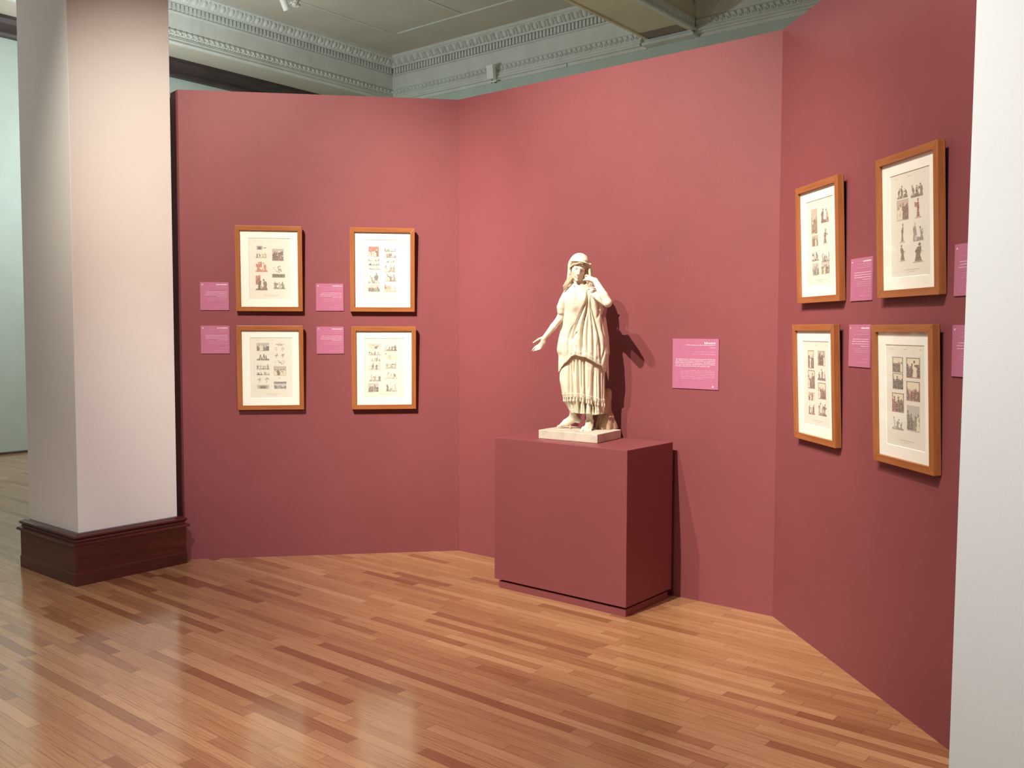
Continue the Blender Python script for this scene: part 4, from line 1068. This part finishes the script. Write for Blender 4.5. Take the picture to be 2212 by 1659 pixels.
def skirt_extra(px, py, t, th):
    b = interp(band, px); u = (py - b)
    m = np.clip(u / .8, 0, 1) * np.clip((9.2 - u) / .8, 0, 1)
    d = m * (.0022 + .0022 * np.sin(px * 2.3 + py * 1.6) * np.sin(px * 2.3 - py * 1.6))
    m2 = np.clip((u - 17) / 2, 0, 1)
    m3 = np.clip((u - 11) / 6, 0, 1); s_ = np.clip((py - 868) / 26, 0, 1); gap = np.ones_like(px)
    for (cx, hw) in ((1236.2, 3.6), (1244.2, 4.4), (1257.6, 5.0), (1271.4, 5.4), (1281.5, 2.3), (1291.2, 4.9), (1302.2, 4.4)):
        gap = np.minimum(gap, np.clip((np.abs(px - cx) - hw * (.68 + .32 * s_)) / .6, 0, 1))
    fr_ = np.clip((px - 1231) / 3, 0, 1)
    d = d - m3 * gap * .030 * fr_ + m3 * (1 - gap) * (.004 * s_)
    m2 = m2 * 0
    d = d - .006 * np.exp(-((u - 13) / 3.2) ** 2)
    e = 893 - py
    return d + .0016 * np.exp(-((e - 6.5) / .6) ** 2)
_, GK, PXK, PYK = cloth('skirt', topk, hemk, Lk, Rk, hdk, yck, fk, 768, 893, 800, 240, 2.35, skirt_extra)
def skirt_y(px, py):
    d = (PXK - px) ** 2 + (PYK - py) ** 2 + (GK[..., 1] > .02) * 1e3; i = np.unravel_index(np.argmin(d), d.shape); return GK[i][1] - lean(py)
mb = MB()
for (px, w) in ((1217.5, 1.5), (1221.3, 1.5), (1225.4, 1.3), (1232.3, 2.1), (1239.8, 2.2), (1245.8, 1.9), (1253.6, 1.7), (1259.4, 2.0), (1266.9, 1.7), (1271.6, 1.8), (1277.6, 1.6), (1286.3, 1.5), (1292.3, 2.1), (1301, 1.7), (1306, 1.6)):
    b = float(interp(band, px)); r = w * KPX
    yy = skirt_y(min(px, 1303), b + 7) - .0035
    mb.tube([wpt(S(px, b + 8.6, yy)), wpt(S(px, b + 10.2, yy - .001)), wpt(S(px, b + 12, yy - .001)), wpt(S(px - .1, b + 16, yy - .002)), wpt(S(px - .2, b + 17.6, yy - .002)), wpt(S(px - .2, b + 18.0, yy - .002))], [r * .5, r * .55, r * .9, r * 1.0, r * .8, r * .2], 10)
    mb.ball(wpt(S(px, b + 9.6, yy - .002)), r * .62, 8, 6)
mb.build('tassel_fringe', MAT['marble'], statue, smooth=True)
# trimming knots along the band
mb = MB(); px = 1216.
while px < 1306:
    b = float(interp(band, px)); yy = skirt_y(min(px, 1303), b + 4)
    for du in (1.2, 4.2, 7.2): mb.ball(wpt(S(px + (.9 if du == 4.2 else 0), b + du, yy - .0006)), .0017, 6, 4)
    px += 2.1
mb.build('embroidered_band', MAT['marble'], statue, smooth=True)

# tunic
Lt = [(606, 1241), (612, 1238), (618, 1229), (624, 1222), (630, 1218), (638, 1215.5), (650, 1213.5), (665, 1212), (690, 1211), (711, 1208.9), (733, 1206), (752, 1203), (760, 1203.2), (767, 1206.4), (783, 1206.1), (800, 1206)]
Rt = [(606, 1262), (612, 1269), (618, 1274), (624, 1278), (632, 1284), (640, 1289), (650, 1292), (662, 1294), (676, 1297), (686, 1299.5), (696, 1302.5), (711, 1307), (726, 1310.5), (748, 1313), (765, 1314.5), (773, 1313), (790, 1311), (800, 1309)]
hdt = [(606, .022), (614, .036), (622, .050), (632, .060), (645, .068), (662, .071), (680, .069), (700, .073), (730, .082), (760, .090), (800, .094)]
yct = [(606, .010), (620, .012), (650, .012), (680, .015), (700, .020), (740, .028), (800, .033)]
topt = [(1205, 640), (1213, 634), (1219, 626), (1227, 619), (1236, 613.5), (1241, 611.5), (1244, 614.5), (1248, 617.5), (1252, 618.8), (1256, 618.2), (1261, 615.5), (1266, 612), (1270, 611.5), (1274, 617), (1280, 628), (1288, 640), (1300, 650)]
hemt = [(1203, 800), (1206, 803), (1209, 801), (1213, 793), (1218, 786), (1225, 780.5), (1230, 774), (1235, 769), (1240, 767.2), (1245, 767), (1251, 769.5), (1257, 770), (1264, 771.5), (1270.7, 775), (1282.7, 781.5), (1290, 786.5), (1296, 788), (1299, 790), (1303, 800), (1308, 803), (1316, 800)]
hemj = [(x, interp(hemt, x) + .9 * math.sin(x * 2.6)) for x in np.arange(1200, 1318, .4)]
ft = [([(1269.8, 630), (1270.7, 650), (1267.6, 673), (1261.6, 696), (1257.9, 718), (1257, 741), (1258, 772)], .021, 2.5),
      ([(1272, 626), (1270, 640), (1265.5, 655), (1256.5, 674.6), (1248.5, 692.7), (1240.5, 714), (1236, 734)], .014, 2.3),
      ([(1277.5, 634), (1279.7, 658), (1284, 681), (1290, 703), (1295, 726), (1298, 748), (1299, 785)], .019, 2.4),
      ([(1274.5, 634), (1276.5, 660), (1279, 690), (1281.5, 720), (1282.5, 750), (1283, 780)], .011, 2.3),
      ([(1272, 640), (1272.5, 670), (1270.5, 700), (1269.5, 730), (1270, 770)], .009, 2.5),
      ([(1234.8, 736), (1237.5, 728.5), (1242, 722), (1247.5, 717)], .011, 1.5),
      ([(1240.5, 700), (1233.5, 714), (1228.2, 730), (1227.2, 745), (1228.5, 776)], .009, 2.2),
      ([(1216.2, 636), (1217.5, 658), (1215.5, 680), (1211.5, 705), (1209.5, 735)], .010, 1.7),
      ([(1219, 690), (1214, 720), (1211.5, 750), (1212.5, 790)], .007, 2.6),
      ([(1292, 644), (1295, 660), (1294, 676), (1290.5, 690)], .008, 2.0),
      ([(1299.5, 690), (1301.5, 708), (1308, 732), (1307, 755), (1300, 785)], .010, 1.9),
      ([(1304, 700), (1309.5, 720), (1311.5, 745), (1311, 770)], .005, 1.5),
      ([(1246, 745), (1245, 770)], .004, 2.2), ([(1237.5, 748), (1235, 770)], .003, 2.2), ([(1290, 740), (1291, 785)], .004, 2.0),
      ([(1232, 640), (1234, 652), (1240, 662)], -.007, 9), ([(1262, 645), (1264, 655)], -.006, 8),
      ([(1237, 670), (1238, 690)], -.002, 9), ([(1247, 735), (1247, 760)], -.004, 6), ([(1221, 740), (1221, 765)], -.004, 7), ([(1276.5, 700), (1276, 760)], -.003, 4), ([(1288, 720), (1290, 770)], -.003, 3)]
def tunic_extra(px, py, t, th):
    e = interp(hemt, px) - py
    m = np.clip((9.5 - e) / 1, 0, 1)
    d = m * (.0018 + .0020 * np.sin(px * 2.1 + e * 1.5) * np.sin(px * 2.1 - e * 1.5))
    m2 = np.clip((3 - e) / 1, 0, 1)
    return d + m2 * .0022 * np.sin(px * 3.9)
_, GT, PXT, PYT = cloth('tunic', topt, hemj, Lt, Rt, hdt, yct, ft, 612, 790, 640, 340, 2.15, tunic_extra, thick=.007)
def tunic_y(px, py):
    d = (PXT - px) ** 2 + (PYT - py) ** 2 + (GT[..., 1] > .02) * 1e3; i = np.unravel_index(np.argmin(d), d.shape); return GT[i][1] - lean(py)
# long swallow-tail folds hanging at the figure's side
tl = SDF((.06, -.10, .26), (.19, .17, .80), .0020)
def sheet(pts, rad, fl=None): tl.chain([S(*p) for p in pts], rad, .004, flat=fl)
fz = (np.array([.85, -.52, 0]), .45)
sheet([(1303, 700, .03), (1309, 740, .04), (1311, 775, .045), (1313, 805, .045), (1314.2, 821, .045)], [.012, .016, .017, .011, .0035], fz)
sheet([(1300, 700, .01), (1306, 740, .015), (1308, 770, .018), (1306.5, 795, .02), (1304.5, 812, .02)], [.010, .014, .014, .010, .004], fz)
sheet([(1306, 690, .05), (1311, 730, .07), (1313, 760, .075), (1311, 790, .07)], [.015, .02, .018, .006], fz)
sheet([(1298, 770, -.005), (1300.5, 785, -.005), (1299.5, 800, .0), (1297.5, 806, .0)], [.008, .009, .007, .003], fz)
P_, F_ = tl.mesh(); P_ = smooth_mesh(P_, F_, 2, .45); np_mesh('hanging_folds', P_, F_, MAT['marble'], statue)
# sleeve pieces over both upper arms
def sp_(pts, rad, fl=None): slv.chain([S(*p) for p in pts], rad, .005, flat=fl)
slv = SDF((-.17, -.14, .60), (-.02, .12, .92), .0020)
sp_([(1223, 634, .0), (1216, 650, -.004), (1212.2, 664, -.006), (1212.0, 673.5, -.008)], [.020, .023, .0265, .0225])
sp_([(1226, 632, .03), (1216, 655, .03), (1213, 676, .02)], [.02, .026, .022])
slv.cap(S(1198, 686, -.06), S(1216, 694, -.06), .017, .017, .003, True); slv.cap(S(1198, 686, -.03), S(1214, 694, -.03), .014, .014, .003, True)
P_, F_ = slv.mesh(); P_ = smooth_mesh(P_, F_, 2, .45); np_mesh('sleeve', P_, F_, MAT['marble'], statue)
slv = SDF((.0, -.14, .60), (.16, .12, .92), .0020)
sp_([(1284, 640, .01), (1293, 655, .012), (1297, 668, .015), (1295.5, 681, .018)], [.014, .019, .019, .010])
P_, F_ = slv.mesh(); P_ = smooth_mesh(P_, F_, 2, .45); np_mesh('sleeve', P_, F_, MAT['marble'], statue)
# shoulder clasp, armlet, necklace
mb = MB(); mb.ball(wpt(S(1271.6, 623.5, tunic_y(1271.6, 624) - .003)), .0042, 10, 8); mb.build('shoulder_clasp', MAT['marble'], statue, smooth=True)
mb = MB()
a_, b_ = sh2, el2; ax_ = Vector(b_ - a_).normalized(); u_ = ax_.orthogonal().normalized(); w_ = ax_.cross(u_)
for f in (.30, .38):
    c_ = wpt(a_ + (b_ - a_) * f)
    ring = [c_ + (u_ * math.cos(2 * PI * k / 28) + w_ * math.sin(2 * PI * k / 28)) * .0272 for k in range(29)]
    mb.tube(ring, .0028, 8, cap=False)
mb.build('armlet', MAT['marble'], statue, smooth=True)
mb = MB()
def bead(px, py, r): mb.ball(wpt(S(px, py, tunic_y(px, max(py, 622)) + .0002)), r * .95, 8, 6)
for k in range(9):
    t = k / 8; bead(1240.2 - 1.4 * math.sin(t * 2.6) + t * 5.5, 616 + t * 15.5, .0020 + .0006 * (k % 2))
for k in range(11):
    t = k / 10; bead(1259.5 - t * 12.5, 618 + t * 14.0, .0011)
bead(1245.3, 635, .0026)
for px, py in ((1238.8, 641), (1240.2, 643), (1241.6, 644.8), (1243.2, 642.8), (1244.8, 640.8), (1247, 639.6)): bead(px, py, .0016)
for px, py in ((1239.2, 646.5), (1240.6, 646.8), (1242.2, 646), (1239.8, 650.5), (1239.9, 653.5)): bead(px, py, .0018)
nk = mb.build('necklace', MAT['bead'], statue, smooth=True)

# ---- tree stump support
st = SDF((.02, -.06, -.01), (.28, .26, .27), .0024)
st.chain([S(1312, 930, .10), S(1309, 905, .10), S(1308.5, 880, .10), S(1310.5, 855, .10), S(1312, 848, .10)], [.050, .042, .034, .030, .025], .01)
st.cap(S(1311.5, 858, .10), S(1313.5, 846.5, .09), .022, .020, .01)
for (a, b, ra, rb) in (((1309, 902, .075), (1299, 930, .045), .030, .018), ((1318, 902, .09), (1327, 930, .085), .026, .018), ((1313, 905, .07), (1314, 929, .04), .030, .014), ((1325, 915, .09), (1334, 930, .10), .016, .010), ((1300, 905, .10), (1292, 930, .11), .03, .02)):
    st.cap(S(*a), S(*b), ra, rb, .014)
def bark(X, Y, Z): return 0
sl_ = (slice(None),) * 3; X, Y, Z = st.grid(sl_)
st.a = st.a + (.0012 * np.sin(X * 170 + 3 * np.sin(Z * 30)) * np.cos(Y * 140 + Z * 22) + .0009 * np.sin(Z * 120 + X * 60)).astype(np.float32)
st.put(lambda X, Y, Z: Z + 0 * X + 0 * Y, (-.3, -.23, -.01), (.26, .22, .0), .0, True)
P_, F_ = st.mesh(); P_ = smooth_mesh(P_, F_, 2, .45); o = np_mesh('tree_stump', P_, F_, MAT['stump'], statue); o['label'] = 'brown stained tree stump support'
# strut under the lifted foot; its dark colour paints in the foot's shade
mb = MB(); mb.tube([wpt(S(1232.0, 910.5, .092)), wpt(S(1231.8, 917, .092)), wpt(np.array([S(1231.6, 922, .092)[0], .092, .001]))], [.0058, .0048, .0052], 10); mb.build('foot_strut', MAT['stump'], statue)

# ---- marble slab
def sloc(P): q = P - SC; return (q.dot(SR), q.dot(SF))
cor = [sloc(P0 - w2 * a + n2 * b) for a, b in ((.714, .13), (.297, .15), (.335, .468), (.735, .42))]
mb = MB(); mb.prism(cor, .0, OFFZ + .0015)
o = mb.build('slab', MAT['slab'], statue, bevel=.004, bseg=3)
o['label'] = 'mottled rectangular marble slab under the feet'

# ------------------------------------------------------------------ light
def spot(name, loc, tgt, power, size, blend, col, rad=.04):
    l = bpy.data.lights.new(name, 'SPOT'); l.energy = power; l.spot_size = math.radians(size); l.spot_blend = blend; l.color = col; l.shadow_soft_size = rad
    o = bpy.data.objects.new(name, l); link(o); o.location = loc; o.rotation_euler = (Vector(tgt) - Vector(loc)).to_track_quat('-Z', 'Y').to_euler(); return o
WARM = (1, .905, .78); WM2 = (1, .82, .60)
spot('track_or_fill_spot', (-2.17, 2.0, 5.95), (.70, 5.8, 1.38), 2380, 48, 1, WARM, .03)
spot('track_or_fill_spot', (-2.67, 2.73, 5.66), (.70, 5.8, 1.40), 900, 48, 1, WARM, .03)
spot('track_or_fill_spot', (-2.0, 2.4, 5.2), (-1.38, 6.42, 2.1), 1430, 42, .85, WARM, .05)
spot('track_or_fill_spot', (-.9, 1.5, 5.2), (1.85, 3.3, 2.15), 860, 52, .85, WARM, .05)
spot('track_or_fill_spot', (2.6, -1.2, 3.5), (-2.55, 5.75, .0), 1150, 26, 1, (.97, .97, 1), .08)  # fill spot added to brighten the column
spot('track_or_fill_spot', (-2.2, -1.5, 5.0), (1.9, 2.3, 1.6), 330, 40, .9, (.88, .97, 1), .08)  # unseen spot added to brighten the white wall end
# far bay behind the partitions: spot over the far left wall, added fill points below
spot('bay_fill_light', (-6.4, 8.6, 5.3), (-8.0, 11.4, .2), 190, 84, 1, (.93, .98, 1), .1)
def point(name, loc, power, col, rad=.15):
    l = bpy.data.lights.new(name, 'POINT'); l.energy = power; l.color = col; l.shadow_soft_size = rad
    o = bpy.data.objects.new(name, l); link(o); o.location = loc
spot('floor_fill_spot', (-.2, .9, 5.6), (.25, 2.1, 0), 880, 58, .9, (1, .90, .76), .15)  # unseen overhead fill, added to brighten the near floor
spot('floor_fill_spot', (-3.6, 2.6, 5.6), (-3.0, 3.2, 0), 680, 66, .9, (1, .92, .80), .15)  # second added fill, for the floor at the left
point('bay_fill_light', (-5.6, 5.2, 3.4), 80, (.96, .98, .94))  # fill point added to brighten the column's left face
point('bay_fill_light', (-4.0, 10.8, 3.8), 240, (.92, .98, 1)); point('bay_fill_light', (1.2, 8.8, 3.2), 30, (1, .93, .76)); point('bay_fill_light', (5.5, 7.5, 3.6), 40, (1, .93, .76))  # unseen fill points added to lift the ceiling and far cornice
w = bpy.data.worlds.new('world'); sc.world = w; w.use_nodes = True
w.node_tree.nodes['Background'].inputs[0].default_value = (1.0, .93, .84, 1); w.node_tree.nodes['Background'].inputs[1].default_value = .04
